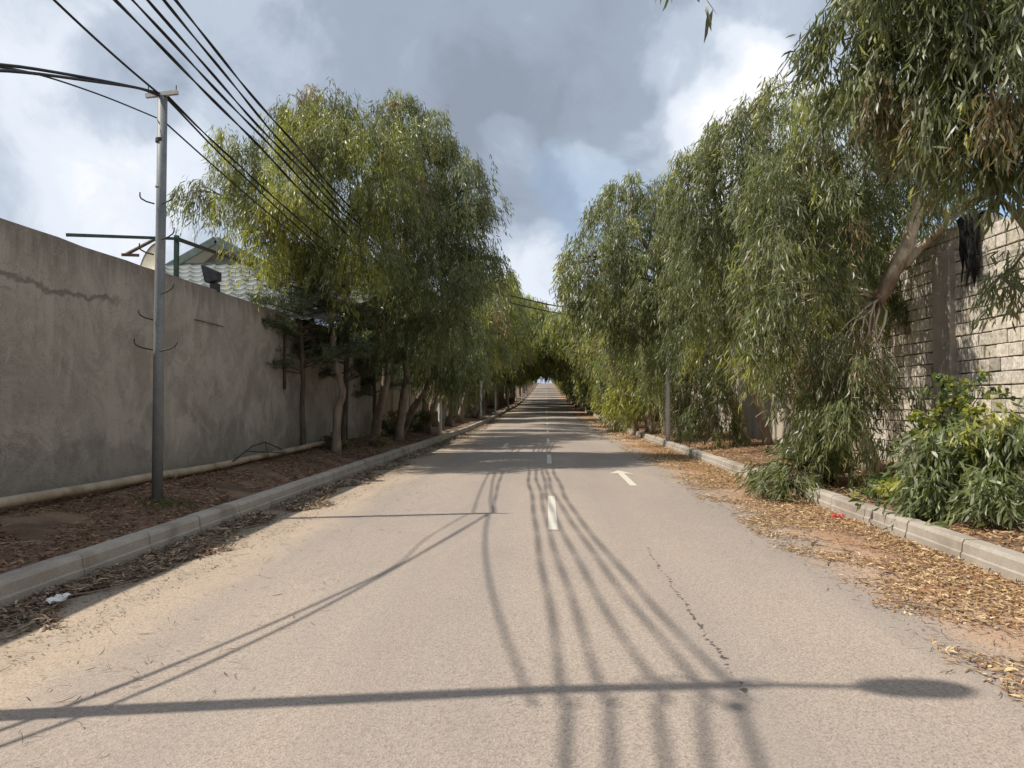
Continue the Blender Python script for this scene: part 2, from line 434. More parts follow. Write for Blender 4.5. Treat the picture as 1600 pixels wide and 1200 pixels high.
# ------------------------------------------------------------------ foliage generator
def leaf_mesh(name, pos, dirs, length, width, cols, m, parent, side=None, curve=.12, origin=None):
    """pos (n,3) leaf bases, dirs (n,3) unit, each leaf a curved lance of three faces"""
    n = len(pos)
    if side is None:
        rv = R.normal(size=(n, 3)); side = np.cross(dirs, rv)
    side /= np.linalg.norm(side, axis=1, keepdims=True) + 1e-9
    nor = np.cross(side, dirs)
    L = length[:, None]; W = width[:, None] * .5
    cv = (R.uniform(-1, 1, (n, 1)) * curve) * L
    cn = (R.uniform(-1, 1, (n, 1)) * curve * .8) * L
    b0 = pos
    m1 = pos + dirs * L * .33 + side * cv * .8 + nor * cn * .8
    m2 = pos + dirs * L * .68 + side * cv * .8 + nor * cn * .8
    tp = pos + dirs * L - side * cv * .2
    V = np.stack([b0, m1 - side * W, m1 + side * W, m2 - side * W * .8, m2 + side * W * .8, tp], 1)
    if origin is not None: V = V - np.asarray(origin)
    V = V.reshape(-1, 3).astype('f')
    base = (np.arange(n) * 6)[:, None]
    loops = np.concatenate([base + 0, base + 1, base + 2, base + 1, base + 3, base + 4, base + 2, base + 3, base + 5, base + 4], 1).astype('i')
    st = ((np.arange(n) * 10)[:, None] + np.array([0, 3, 7])).astype('i').ravel()
    me = bpy.data.meshes.new(name)
    me.vertices.add(n * 6); me.vertices.foreach_set('co', V.ravel())
    me.loops.add(n * 10); me.loops.foreach_set('vertex_index', loops.ravel())
    me.polygons.add(n * 3); me.polygons.foreach_set('loop_start', st)
    me.update(calc_edges=True)
    at = me.color_attributes.new('col', 'FLOAT_COLOR', 'POINT')
    C = np.ones((n, 6, 4), 'f'); C[:, :, :3] = cols[:, None, :]
    at.data.foreach_set('color', C.ravel())
    me.materials.append(m)
    o = bpy.data.objects.new(name, me); col.objects.link(o)
    if parent is not None: o.parent = parent
    return o

GREY = np.array([.195, .200, .105]); GREEN = np.array([.155, .180, .065]); YEL = np.array([.36, .36, .07])
DARK = np.array([.085, .10, .048]); BLUE = np.array([.195, .205, .122]); BROWN = np.array([.24, .165, .085]); PALE = np.array([.31, .32, .22])
DM = 2.25
def spray_points(blobs, dens, strand, nleaf, droop=1.0, leaf=(.16, .02), inner=.25, yel=.10, brown=.04, jitter=.72, up=.0, tone=GREY):
    """blobs: (centre Vector, rx, ry, rz, hue) ; returns leaf arrays"""
    PO, DI, LE, WI, CO = [], [], [], [], []
    for c, rx, ry, rz, hue in blobs:
        ra = (rx * ry + rx * rz + ry * rz) / 3
        n = max(6, int(4 * math.pi * ra * dens * DM))
        rm = ra ** .5
        nc = max(5, int(4 * math.pi * ra * 1.5 / max(.5, strand)))
        cdv = R.normal(size=(nc, 3)); cdv[:, 2] = cdv[:, 2] * .9 + .28
        cdv /= np.linalg.norm(cdv, axis=1, keepdims=True)
        crr = np.where(R.random(nc) < inner, R.uniform(.25, .7, nc), R.uniform(.72, 1.12, nc))
        cc0 = np.array(c)[None] + cdv * np.array([rx, ry, rz]) * crr[:, None]
        which = R.integers(0, nc, n)
        clr = (R.uniform(.16, .34, nc) * min(1.6, max(.55, rm)))[which][:, None]
        q = R.normal(size=(n, 3)) * np.array([1, 1, .55])
        p = cc0[which] + q * clr * .75
        d = cdv[which] + q * .45; d /= np.linalg.norm(d, axis=1, keepdims=True)
        ctint = R.uniform(.72, 1.30, nc)[which]; cr0 = R.random(nc)[which]
        L = R.uniform(.55, 1.25, n) * strand
        hout = d * np.array([1, 1, .2]); hout += R.normal(size=(n, 3)) * .25
        hout /= np.linalg.norm(hout, axis=1, keepdims=True)
        # colours per spray
        r0 = np.where(R.random(n) < .75, cr0, R.random(n))
        sc_ = np.where((r0 < yel + hue)[:, None], YEL, np.where((r0 > 1 - brown)[:, None], BROWN, tone))
        mixg = R.random((n, 1))
        sc_ = np.where((r0 < yel + hue)[:, None] | (r0 > 1 - brown)[:, None], sc_ * .8 + tone * .2, tone * mixg + GREEN * (1 - mixg))
        sc_ = sc_ * R.uniform(.85, 1.15, (n, 1)) * ctint[:, None]
        k = nleaf
        t_ = R.random((n, k)) ** .8
        # path of the strand
        tp = t_[:, :, None]
        pts = p[:, None, :] + hout[:, None, :] * tp * (L * .35)[:, None, None]
        pts = pts + np.array([0, 0, 1.]) * (up * tp * (1 - tp) * 1.5 - droop * tp ** 1.5) * L[:, None, None]
        pts = pts + R.normal(size=(n, k, 3)) * .035 * (leaf[0] / .16)
        dr = np.array([0, 0, -1.]) * (droop + .15) + hout[:, None, :] * .35 + R.normal(size=(n, k, 3)) * jitter * .55
        if up: dr = dr + hout[:, None, :] * .6
        dr = dr / np.linalg.norm(dr, axis=2, keepdims=True)
        PO.append(pts.reshape(-1, 3)); DI.append(dr.reshape(-1, 3))
        m_ = n * k
        LE.append(R.uniform(.6, 1.3, m_) * leaf[0]); WI.append(R.uniform(.7, 1.35, m_) * leaf[1])
        cc = np.repeat(sc_, k, 0) * R.uniform(.7, 1.35, (m_, 1))
        pl = R.random(m_) < .07; cc[pl] = PALE * R.uniform(.8, 1.3, (pl.sum(), 1))
        CO.append(cc)
    return [np.concatenate(a) for a in (PO, DI, LE, WI, CO)]

def limb(a, b, sag=.0, n=6, wob=.08):
    a = Vector(a); b = Vector(b); L = (b - a).length; out = []
    for i in range(n + 1):
        t_ = i / n
        q = a.lerp(b, t_)
        q.z += math.sin(t_ * math.pi) * sag * L
        if 0 < i < n: q += Vector((random.uniform(-1, 1), random.uniform(-1, 1), random.uniform(-.5, .5))) * wob * L * .4
        out.append(q)
    return out

def make_tree(name, label, base, trunks, blobs, dens=13, strand=.9, nleaf=15, leaf=(.16, .02), group=None, fork=None, cat='tree',
              barkm='bark', limbr=.05, droop=1.0, **kw):
    """trunks: list of (points, r0, r1) ; blobs (centre, rx, ry, rz, hue)"""
    root = empty(name, base, label, cat, group)
    mb = MB()
    tips = []
    for pts, r0, r1 in trunks:
        # refine
        q = [Vector(v) for v in pts]; fine_ = []
        for i in range(len(q) - 1):
            for k in range(4): fine_.append(q[i].lerp(q[i + 1], k / 4) + Vector((random.uniform(-1, 1), random.uniform(-1, 1), 0)) * .018)
        fine_.append(q[-1])
        m_ = len(fine_)
        rs = [r0 + (r1 - r0) * (i / (m_ - 1)) ** .8 for i in range(m_)]
        rs[0] *= 1.35; rs[1] *= 1.12
        mb.tube(fine_, rs, 10, jit=.07)
        tips += fine_[m_ // 2:]
    for c, rx, ry, rz, h in blobs:
        c = Vector(c)
        src = min(tips, key=lambda s_: (s_ - c).length + max(0, s_.z - c.z) * 1.5)
        pts = limb(src, c + Vector((0, 0, rz * .2)), .10)
        L = (c - src).length
        r_ = min(limbr, .014 + L * .016)
        mb.tube(pts, [r_ * (1 - .75 * i / (len(pts) - 1)) for i in range(len(pts))], 6)
        for k in range(5):
            dv = Vector((random.uniform(-1, 1) * rx, random.uniform(-1, 1) * ry, random.uniform(-.2, 1) * rz)) * .75
            pp = limb(pts[random.choice((3, 4, 5))], c + dv, .12)
            mb.tube(pp, [r_ * .4 * (1 - .7 * i / (len(pp) - 1)) for i in range(len(pp))], 4, cap=False)
    mb.build('trunk', M[barkm], root, smooth=True)
    PO, DI, LE, WI, CO = spray_points(blobs, dens, strand, nleaf, leaf=leaf, droop=droop, **kw)
    leaf_mesh('crown', PO, DI, LE, WI, CO, M['leaf'], root, origin=base)
    return root
def B(px, py, Y, rpx, hue=0., fy=1., fz=1.):
    r = rpx * Y / F
    return (P(px, py, Y), r, r * fy, r * fz, hue)

# ------------------------------------------------------------------ walls
XL = -6.0
mb = MB(); ys = np.arange(-34, 27.01, .5)
top = lambda y: 3.50 + .008 * math.sin(y * 1.1) + .008 * math.sin(y * 4.3 + 1)
for i in range(len(ys) - 1):
    a, b_ = ys[i], ys[i + 1]
    mb.add([(XL, a, -.1), (XL, b_, -.1), (XL, b_, top(b_)), (XL, a, top(a)), (XL - .22, a, -.1), (XL - .22, b_, -.1), (XL - .22, b_, top(b_) + .01), (XL - .22, a, top(a) + .01)],
           [(0, 1, 2, 3), (7, 6, 5, 4), (3, 2, 6, 7)])
mb.add([(XL, ys[-1], -.1), (XL - .22, ys[-1], -.1), (XL - .22, ys[-1], 3.5), (XL, ys[-1], 3.5), (XL, ys[0], -.1), (XL - .22, ys[0], -.1), (XL - .22, ys[0], 3.5), (XL, ys[0], 3.5)], [(0, 1, 2, 3), (7, 6, 5, 4)])
wallL = tag(mb.build('wall', M['wall'], loc=(XL, 0, 0)), 'tall grey brown cement rendered wall with trowel marks along the left verge', 'wall')
# things let into the wall face
mb = MB(); a = P(290, 505, 13.1); mb.tube([(XL + .01, 12.6, 2.88), (XL + .035, 13.0, 2.87), (XL + .035, 13.7, 2.86)], .010, 6)
mb.build('rod', M['rusty_steel'], wallL)
mb = MB(); mb.tube([(XL + .04, 17.0, 3.42), (XL + .04, 17.0, 1.75)], .035, 8); mb.build('drain_pipe', M['rusty_steel'], wallL, smooth=True)

def fence_wall(name, label, x, y0, y1, h, m, step, sgn):
    mb = MB(); y = y0
    while y < y1 - .1:
        e = min(y + step, y1)
        zb = float(zr(y))
        mb.box((min(x, x + sgn * .16), y, zb - .1), (max(x, x + sgn * .16), e, zb + h))
        y = e
    o = tag(mb.build(name, m, loc=(x, y0, 0)), label, 'wall')
    y = y0
    while y < y1:
        zb = float(zr(y))
        MB().box((min(x - sgn * .06, x + sgn * .22), y - .14, zb - .1), (max(x - sgn * .06, x + sgn * .22), y + .14, zb + h + .08)).build('pillar', M['pilaster'], o)
        y += step
    return o
fence_wall('wall', 'lower plastered panel wall behind the left tree trunks further down the road', -6.4, 27.2, 120, 2.6, M['plaster'], 4.0, -1)
fence_wall('wall', 'pale plaster wall seen between trunks behind the right trees', 6.75, 17.6, 120, 3.1, M['plaster'], 5.0, 1)

# block wall on the right
XR = 6.6
root = empty('block_wall', (XR, 6, .2), 'weathered limestone block wall with concrete pier behind the right bushes', 'wall')
topR = lambda y: np.interp(y, [-12, 8, 10.4, 12, 17.5], [3.9, 4.0, 4.1, 4.32, 4.3])
mb = MB(); mb.box((XR + .03, -12, 0), (XR + .30, 17.5, 3.98)); mb.build('core', M['mortar'], root)
mb = MB(); row = 0; z = .12
while z < 4.4:
    h = .196; y = -12 + random.uniform(0, .3)
    while y < 17.4:
        L = random.choice((.27, .29, .30, .31, .20, .36, .26))
        e = min(y + L, 17.45)
        if z + h < topR((y + e) / 2) + .04:
            g = random.uniform(.004, .009); dx = random.uniform(-.014, .012)
            v = random.uniform(.8, 1.15); c = (.62 * v, .56 * v, .475 * v * random.uniform(.94, 1.04))
            if random.random() < .08: c = tuple(q * .72 for q in c)
            j = lambda: random.uniform(-.006, .006)
            x0 = XR + dx
            vs = [(x0 + j(), y + g + j(), z + g + j()), (XR + .29, y + g, z + g), (XR + .29, e - g, z + g), (x0 + j(), e - g + j(), z + g + j()),
                  (x0 + j(), y + g + j(), z + h - g + j()), (XR + .29, y + g, z + h - g), (XR + .29, e - g, z + h - g), (x0 + j(), e - g + j(), z + h - g + j())]
            mb.add(vs, [(0, 3, 2, 1), (4, 5, 6, 7), (0, 1, 5, 4), (2, 3, 7, 6), (3, 0, 4, 7)], c)
        y = e
    z += .2
mb.build('stonework', M['block'], root, bevel=.008)
mb = MB(); mb.box((XR - .10, 12.45, .1), (XR + .05, 13.0, 3.95)); mb.build('pier', M['pilaster'], root, bevel=.02)
mb = MB(); mb.box((XR - .10, 7.5, .1), (XR + .05, 7.9, 3.9)); mb.build('pier', M['pilaster'], root, bevel=.02)

mb = MB(); vs = []; fs = []; nu, nv = 9, 12
for i in range(nu):
    for k in range(nv):
        yy = 11.62 + .6 * i / (nu - 1); L = -.16 + (1.05 + .25 * math.sin(i * 1.9)) * k / (nv - 1)
        zt = float(topR(yy)) + .07
        if k == 0: vs.append((XR + .22, yy, zt + .02 * math.sin(i * 3)))
        elif k == 1: vs.append((XR - .03, yy, zt + .03 * math.sin(i * 2)))
        else: vs.append((XR - .07 - .03 * math.sin(i * 2.6 + k * .3), yy + .03 * math.sin(k * 1.3) + (.1 * (k / nv)) * (4 - i) / 4, zt - L))
for i in range(nu - 1):
    for k in range(nv - 1): a = i * nv + k; fs.append((a, a + 1, a + nv + 1, a + nv))
o = mb.add(vs, fs).build('tarpaulin', M['cable'], loc=(XR, 11.5, 4.2), smooth=True); o.modifiers.new('s', 'SOLIDIFY').thickness = .012
tag(o, 'black tarpaulin scrap draped over the top of the block wall', 'tarpaulin')
# pipe lying along the foot of the left wall
pts = [(-5.62 + .03 * math.sin(y * .5), y, float(gz(-5.7, y)) + .11 + .03 * math.sin(y * .37)) for y in np.arange(-8, 20.1, .7)]
o = MB().tube(pts, .060, 12).build('pipe', M['rust_pipe'], loc=(-5.7, 6, .3), smooth=True)
tag(o, 'long dirty brown pipe lying along the foot of the left wall', 'pipe')
for y in (4.3, 11.2, 17.6):
    MB().tube([(-5.62 + .03 * math.sin(y * .5), y - .05, float(gz(-5.7, y)) + .11 + .03 * math.sin(y * .37)), (-5.62 + .03 * math.sin(y * .5), y + .05, float(gz(-5.7, y)) + .11 + .03 * math.sin(y * .37))], .074, 12).build('collar', M['rust_pipe'], o, True)
mb = MB(); q = P(372, 712, 14.3)
mb.tube([(-5.55, 13.2, .42), (-5.6, 14.2, .62), (-5.5, 14.6, .68), (-5.62, 15.9, .45)], .014, 6)
mb.tube([(-5.5, 14.6, .68), (-5.35, 14.4, .4)], .012, 6)
mb.tube([(-5.62, 13.9, .55), (-5.35, 15.3, .42)], .012, 6)
tag(mb.build('bent_rod', M['hook'], loc=(-5.5, 14.4, .4)), 'bent black metal rods propped on the pipe by the wall', 'scrap metal')
mb = MB(); mb.bar((-5.72, 21.3, .2), (-5.66, 21.3, 4.4), .12)
tag(mb.build('steel_post', M['darkgrey'], loc=(-5.7, 21.3, .2)), 'black square steel post standing between the left trunks by the wall', 'post')

# ------------------------------------------------------------------ house behind the left wall
hr = empty('house', (-10, 22, .3), 'house with green metal tile roof and gable showing over the left wall', 'house')
pk = P(346, 380, 21.5); gl = P(272, 422, 21.5); gr = P(440, 428, 21.5)
zb = gl.z; back = 9.0
MB().box((gl.x - 2.5, 19.2, .2), (gr.x + 1.2, 31, 3.0)).build('wall', M['house'], hr)
# gable dormer
mb = MB()
mb.add([(gl.x + .15, 21.6, zb - .3), (gr.x - .15, 21.6, zb - .3), (pk.x, 21.6, pk.z - .1)], [(0, 1, 2)])
mb.build('gable', M['white_wall'], hr)
mb = MB()
for e in (gl, gr):
    a0, a1 = Vector((pk.x, 21.2, pk.z)), Vector((e.x, 21.2, e.z))
    a1 = a0 + (a1 - a0) * 1.08
    b0, b1 = a0 + Vector((0, back, 0)), a1 + Vector((0, back, 0)); t_ = Vector((0, 0, .07))
    mb.add([a0, a1, b1, b0, a0 + t_, a1 + t_, b1 + t_, b0 + t_], [(0, 1, 2, 3), (7, 6, 5, 4), (0, 4, 5, 1), (1, 5, 6, 2)])
mb.build('gable_roof', M['roof'], hr)
mb = MB()
for e in (gl, gr):
    a0 = Vector((pk.x, 21.14, pk.z + .02)); a1 = a0 + (Vector((e.x, 21.14, e.z + .02)) - a0) * 1.09
    mb.bar(a0, a1, .10, .20)
mb.bar((gl.x + .3, 21.2, zb + .12), (gr.x - .3, 21.2, zb + .12), .06, .06)
mb.build('bargeboard', M['barge'], hr)
# lower tiled slope with pressed tile steps
mb = MB(); x0, x1 = gl.x - .6, gr.x + 5.0; y1_, z1_ = 21.1, zb + .03; y0_, z0_ = 17.2, zb - 2.0
rows, tile = 12, .36
nx = int((x1 - x0) / (tile / 6)); vs = []; fs = []
for r_ in range(rows):
    for e_ in (0, 1):
        f_ = (r_ + e_) / rows
        for i in range(nx + 1):
            u = i / 6 % 1
            lift = .06 * math.exp(-((u - .5) / .16) ** 2)
            vs.append((x0 - 2.4 + 2.4 * f_ + i * tile / 6, y0_ + (y1_ - y0_) * f_, z0_ + (z1_ - z0_) * f_ + lift * 1.0 + (.055 if e_ == 0 else 0)))
for r_ in range(rows * 2 - 1):
    for i in range(nx):
        a = r_ * (nx + 1) + i; fs.append((a, a + 1, a + nx + 2, a + nx + 1))
mb.add(vs, fs); mb.build('tiled_roof', M['roof'], hr)

# green pipe frame above the wall
gf = empty('pergola', P(275, 420, 13.5), 'green and rusty steel pipe frame rising above the left wall', 'pergola')
A, C_, D_, E_ = P(105, 367, 10.8), P(276, 373, 13.5), P(430, 428, 20), P(196, 398, 12.2)
MB().bar(A, C_, .045, .05).build('rail', M['green_steel'], gf)
MB().bar(C_ + Vector((0, 0, .06)), C_ - Vector((0, 0, 1.6)), .07).build('post', M['green_steel'], gf)
MB().bar(C_, D_, .06).build('brace', M['hook'], gf)
MB().bar(E_, P(247, 371, 13.1), .045).build('brace', M['rusty_steel'], gf)
MB().bar(P(190, 398, 12.2), P(217, 399, 12.4), .045).build('stub', M['rusty_steel'], gf)

# satellite dish
dr_ = empty('satellite_dish', P(238, 440, 13.2), 'beige satellite dish with rusty rim showing over the wall behind the grey pole', 'satellite dish')
ctr = P(240, 412, 13.2); nrm = Vector((-.55, -.8, .25)).normalized(); u = nrm.cross(Vector((0, 0, 1))).normalized(); v = u.cross(nrm)
mb = MB(); vs = [ctr - nrm * .06]; fs = []; n = 28; rings = 5
for k in range(1, rings + 1):
    rr = .36 * k / rings
    for i in range(n):
        a = 2 * math.pi * i / n; vs.append(ctr + u * math.cos(a) * rr + v * math.sin(a) * rr * 1.05 + nrm * (-.06 + .11 * (k / rings) ** 2))
for i in range(n): fs.append((0, 1 + i, 1 + (i + 1) % n))
for k in range(rings - 1):
    for i in range(n): fs.append((1 + k * n + i, 1 + (k + 1) * n + i, 1 + (k + 1) * n + (i + 1) % n, 1 + k * n + (i + 1) % n))
mb.add(vs, fs); mb.build('reflector', M['dish'], dr_, smooth=True)
MB().tube([ctr + u * math.cos(a) * .362 + v * math.sin(a) * .38 + nrm * .05 for a in np.linspace(0, 6.283, 29)], .009, 6, cap=False).build('rim', M['rusty_steel'], dr_)
MB().tube([ctr - nrm * .06, ctr - nrm * .2, ctr - nrm * .2 - Vector((0, 0, .9))], .025, 8).build('mast', M['hook'], dr_)
MB().tube([ctr - v * .36, ctr - v * .2 + nrm * .42], .012, 6).build('arm', M['hook'], dr_)

# floodlight on the wall top
fp = Vector((XL - .08, 13.55, 3.50)); fr = empty('floodlight', fp, 'small dark floodlight standing on top of the left wall', 'floodlight')
mb = MB(); c0 = fp + Vector((0, 0, .27))
vs = [c0 + Vector(q) for q in ((-.06, -.12, -.10), (.07, -.12, -.14), (.07, .12, -.14), (-.06, .12, -.10), (-.22, -.15, .17), (-.05, -.15, .16), (-.05, .15, .16), (-.22, .15, .17))]
vs = [c0 + Vector(q) for q in ((-.17, -.16, .20), (-.17, .16, .20), (-.09, .16, -.13), (-.09, -.16, -.13), (.10, -.10, .08), (.10, .10, .08), (.10, .10, -.08), (.10, -.10, -.08))]
mb.add(vs, [(0, 1, 2, 3), (7, 6, 5, 4), (0, 4, 5, 1), (1, 5, 6, 2), (2, 6, 7, 3), (3, 7, 4, 0)])
mb.build('housing', M['darkgrey'], fr, bevel=.012)
mb = MB(); mb.add([v_ + Vector((-.012, 0, 0)) for v_ in vs[:4]], [(0, 1, 2, 3)]); mb.build('glass', M['lamp_glass'], fr)
mb = MB(); mb.box(fp + Vector((-.06, -.06, -.02)), fp + Vector((.09, .07, .14))); mb.build('bracket', M['darkgrey'], fr, bevel=.01)

# ------------------------------------------------------------------ utility pole with hooks
PB = Vector((-4.86, 9.27, .2)); PT = 5.32
pr = empty('utility_pole', PB, 'grey steel utility pole with hooks and crossarm beside the left wall', 'utility pole')
MB().tube([PB, PB + Vector((0, 0, 2.2)), PB + Vector((.01, 0, 3.6)), (PB.x + .015, PB.y, PT)], [.066, .062, .060, .058], 20).build('shaft', M['pole_grey'], pr, smooth=True)
cxp = PB.x + .01
mb = MB(); mb.bar((cxp - .20, 9.25, PT + .02), (cxp + .21, 9.25, PT + .06), .05, .05); ca = mb.build('crossarm', M['pole_pale'], pr)
for s_ in (-.17, .19): MB().tube([(cxp + s_, 9.25, PT + .03), (cxp + s_, 9.25, PT + .15)], .007, 6).build('pin', M['hook'], ca)
def hook(z, s_, L=.20):
    b0 = Vector((cxp + s_ * .05, 9.2, z))
    MB().tube([b0, b0 + Vector((s_ * L * .55, -.02, .025)), b0 + Vector((s_ * L * .9, -.03, .06)), b0 + Vector((s_ * L, -.03, .09)), b0 + Vector((s_ * L, -.03, .14))], .0095, 6).build('hook', M['hook'], pr, smooth=True)
def zpix(py): return EYE + (627 - py) / F * 9.45
for py, s_ in ((318, -1), (318, 1), (374, 1), (398, -1), (459, 1), (500, -1), (547, -1), (549, 1)):
    hook(zpix(py), s_, .17 if py < 520 else .22)
MB().tube([PB + Vector((0, 0, 4.55)), PB + Vector((0, 0, 4.60))], .066, 16).build('band', M['hook'], pr)
MB().tube([PB + Vector((0, 0, 3.98)), PB + Vector((0, 0, 4.0))], .064, 16).build('band', M['pole_pale'], pr)

# ------------------------------------------------------------------ street lamps
def make_lamp(x, y, s_, label, H=7.0, m='pole_pale'):
    zb = float(gz(x, y)) - .05
    b0 = Vector((x, y, zb)); r = empty('street_lamp', b0, label, 'street lamp', 'street lamps along the verges')
    MB().tube([b0, b0 + Vector((0, 0, .5)), b0 + Vector((0, 0, 3)), b0 + Vector((0, 0, H - zb))], [.085, .075, .070, .050], 16).build('pole', M[m], r, smooth=True)
    tp = Vector((x, y, H))
    a = MB().tube([tp - Vector((0, 0, .1)), tp + Vector((s_ * .08, 0, .06)), tp + Vector((s_ * .55, 0, .13))], .028, 10).build('arm', M[m], r, smooth=True)
    h0 = tp + Vector((s_ * .48, 0, .12)); mb = MB()
    prof = [(0, .045, .035), (.06, .10, .05), (.14, .135, .062), (.36, .14, .06), (.47, .11, .045), (.53, .03, .02)]
    vs = []; fs = []; n = 14
    for L, wv_, hv in prof:
        for k in range(n):
            an = 2 * math.pi * k / n
            vs.append(h0 + Vector((s_ * L, math.cos(an) * wv_, .13 * L + math.sin(an) * hv)))
    for i in range(len(prof) - 1):
        for k in range(n): fs.append((i * n + k, i * n + (k + 1) % n, (i + 1) * n + (k + 1) % n, (i + 1) * n + k))
    fs += [tuple(range(n)), tuple((len(prof) - 1) * n + k for k in range(n))[::-1]]
    mb.add(vs, fs); mb.build('lamp_head', M[m], r, smooth=True)
    mb = MB(); mb.box(h0 + Vector((min(s_ * .12, s_ * .42), -.09, -.035)), h0 + Vector((max(s_ * .12, s_ * .42), .09, -.02))); mb.build('lens', M['lamp_glass'], r)
    return r
LX = -4.38
near = make_lamp(LX, 3.22, 1, 'tall street lamp on the left verge whose long shadow crosses the road')
hk = []
for i, z in enumerate((5.9, 6.15, 6.4, 6.65, 6.88)):
    MB().tube([(LX, 3.12, z), (LX - .05, 3.0, z + .02), (LX - .05, 2.98, z + .08)], .01, 6).build('hook', M['hook'], near)
MB().tube([(LX + .02 + .16 * math.cos(a) * 1.6, 3.25 + .08 * math.cos(a * 2), 6.55 + .22 * math.sin(a) + .03 * a) for a in np.linspace(0, 11, 40)], .010, 6).build('cable_coil', M['cable'], near, smooth=True)
MB().tube([(LX + .04, 2.95 + .055 * math.sin(a), 6.86 + .055 * math.cos(a) * -1) for a in np.linspace(-1.2, 1.2, 5)], [.02, .045, .055, .045, .02], 12).build('junction_box', M['darkgrey'], near)
lab = ['first pale lamp post after the grey pole on the left kerb', 'second pale post seen under the dark left branches', 'third post on the left kerb beneath the hanging foliage',
       'fourth post along the left kerb, sunlit', 'fifth thin post along the left kerb', 'sixth left post close to where the kerb bends', 'seventh and farthest post on the left kerb']
for i, (px, y) in enumerate(((687, 28.6), (751.5, 50), (774, 61), (794, 77), (806, 95), (816, 122), (824, 158))):
    base_x = (px - 853) / F * y
    make_lamp(base_x, y, 1, lab[i])
make_lamp(3.98, 24.9, -1, 'pale grey street lamp post on the right kerb with its top hidden in foliage')
make_lamp(4.3, -1.2, -1, 'street lamp post on the right verge that carries the thin wires', H=7.4)
make_lamp(4.2, 51, -1, 'slim post behind foliage further along the right kerb')

# ------------------------------------------------------------------ cables
def cable(name, label, a, b, sag, r, group=None, n=36, twist=False, wob=.0):
    a = Vector(a); b = Vector(b); pts = []
    ph = random.uniform(0, 6)
    for i in range(n + 1):
        t_ = i / n; q = a.lerp(b, t_); q.z -= 4 * sag * t_ * (1 - t_)
        q.x += 1.6 * wob * math.sin(t_ * 11 + ph) + wob * .6 * math.sin(t_ * 47 + ph); q.z += wob * .7 * math.sin(t_ * 31 + ph)
        pts.append(q)
    mb = MB()
    if twist:
        for s_ in (0, math.pi):
            mb.tube([q + Vector((math.cos(i * .9 + s_), 0, math.sin(i * .9 + s_))) * r * .55 for i, q in enumerate(pts)], r * .7, 7)
    else: mb.tube(pts, r, 8)
    o = mb.build(name, M['cable'], smooth=True, loc=a)
    return tag(o, label, 'cable', group)
G1 = 'cables strung along the left verge'
LP = (-4.12, 28.6)
spec = [(5.90, 5.0, .36, .017, 'lowest thick black cable of the bundle running down the left verge'),
        (6.15, 5.3, .48, .016, 'second thick cable from below in the left overhead bundle'),
        (6.40, 5.55, .58, .016, 'middle black cable of the left overhead bundle'),
        (6.65, 5.8, .70, .016, 'fourth cable from below in the left overhead bundle'),
        (6.88, 6.0, .78, .017, 'topmost black cable of the left overhead bundle')]
for i, (z0, z1, s_, r_, lb) in enumerate(spec):
    cable('cable', lb, (LX + .02 * i - .04, 3.0, z0), (LP[0], LP[1], z1), s_, r_, G1, 70, True, .016)
    cable('cable', 'overhead cable continuing behind the viewer, %s' % ('lowest of its run', 'second of its run', 'third of its run', 'fourth of its run', 'top one of its run')[i],
          (LX + .02 * i - .04, 3.0, z0), (LX - .3, -22, z0 - .1), s_ * 1.5, r_, G1, 50, True, .016)
PTv = Vector((PB.x + .02, 9.25, PT + .05))
cable('cable', 'black cable passing down to the top of the grey hooked pole', (LX - .08, 3.0, 5.72), PTv + Vector((-.02, -.08, -.02)), .16, .014, G1)
cable('cable', 'taut cable leaving the hooked pole top toward the trees, upper one', PTv + Vector((.03, 0, -.01)), (LP[0], LP[1], 4.8), .42, .014, G1, 50, True, .01)
cable('cable', 'second cable leaving the hooked pole top beneath the upper one', PTv + Vector((0, 0, -.04)), (LP[0], LP[1], 4.55), .50, .013, G1, 50, False, .012)
cable('cable', 'thin cable tied below the top of the hooked pole toward the trees', (PB.x + .06, 9.25, 5.0), (LP[0], LP[1], 4.3), .40, .011, G1, 50)
W1 = Vector((-4.52, 3.25, 2.95)); W2 = Vector((-5.98, .2, 2.6))
for i, (dz, lb) in enumerate(((0, 'upper slack cable running from the hooked pole top back along the wall'), (-.035, 'lower slack cable running from the hooked pole top back along the wall'))):
    a = PTv + Vector((-.03, 0, dz)); 
    pts = [a, a.lerp(W1, .08) + Vector((-.02, 0, .06 - dz)), a.lerp(W1, .25) + Vector((0, 0, .14)), a.lerp(W1, .5) + Vector((.05 * i, 0, .24 - .04 * i)), a.lerp(W1, .75) + Vector((.16 * i, 0, .16 - .04 * i)), W1 + Vector((.22 * i, .1, -.03 * i)), W1.lerp(W2, .5) + Vector((.2 * i, 0, -.08)), W2 + Vector((0, .1 * i, 0))]
    fine_ = []
    for k in range(len(pts) - 1):
        for q in range(6): fine_.append(pts[k].lerp(pts[k + 1], q / 6))
    fine_.append(pts[-1])
    for _ in range(4): fine_ = [fine_[0]] + [(fine_[k - 1] + fine_[k] * 2 + fine_[k + 1]) / 4 for k in range(1, len(fine_) - 1)] + [fine_[-1]]
    tag(MB().tube(fine_, .015, 8).build('cable', M['cable'], smooth=True, loc=a), lb, 'cable', G1)
tw = [Vector((PB.x - .05, 9.25, 5.06)), P(168, 152, 8.3), P(85, 123, 7.35), PTv.lerp(W1, .5) + Vector((0, 0, .22)), PTv.lerp(W1, .75) + Vector((0, 0, .15)), W1 + Vector((0, .1, -.02)), W1.lerp(W2, .5) + Vector((0, 0, -.06)), W2 + Vector((0, .05, -.05))]
tw2 = []
for k in range(len(tw) - 1):
    for q in range(5): tw2.append(tw[k].lerp(tw[k + 1], q / 5))
tw2.append(tw[-1])
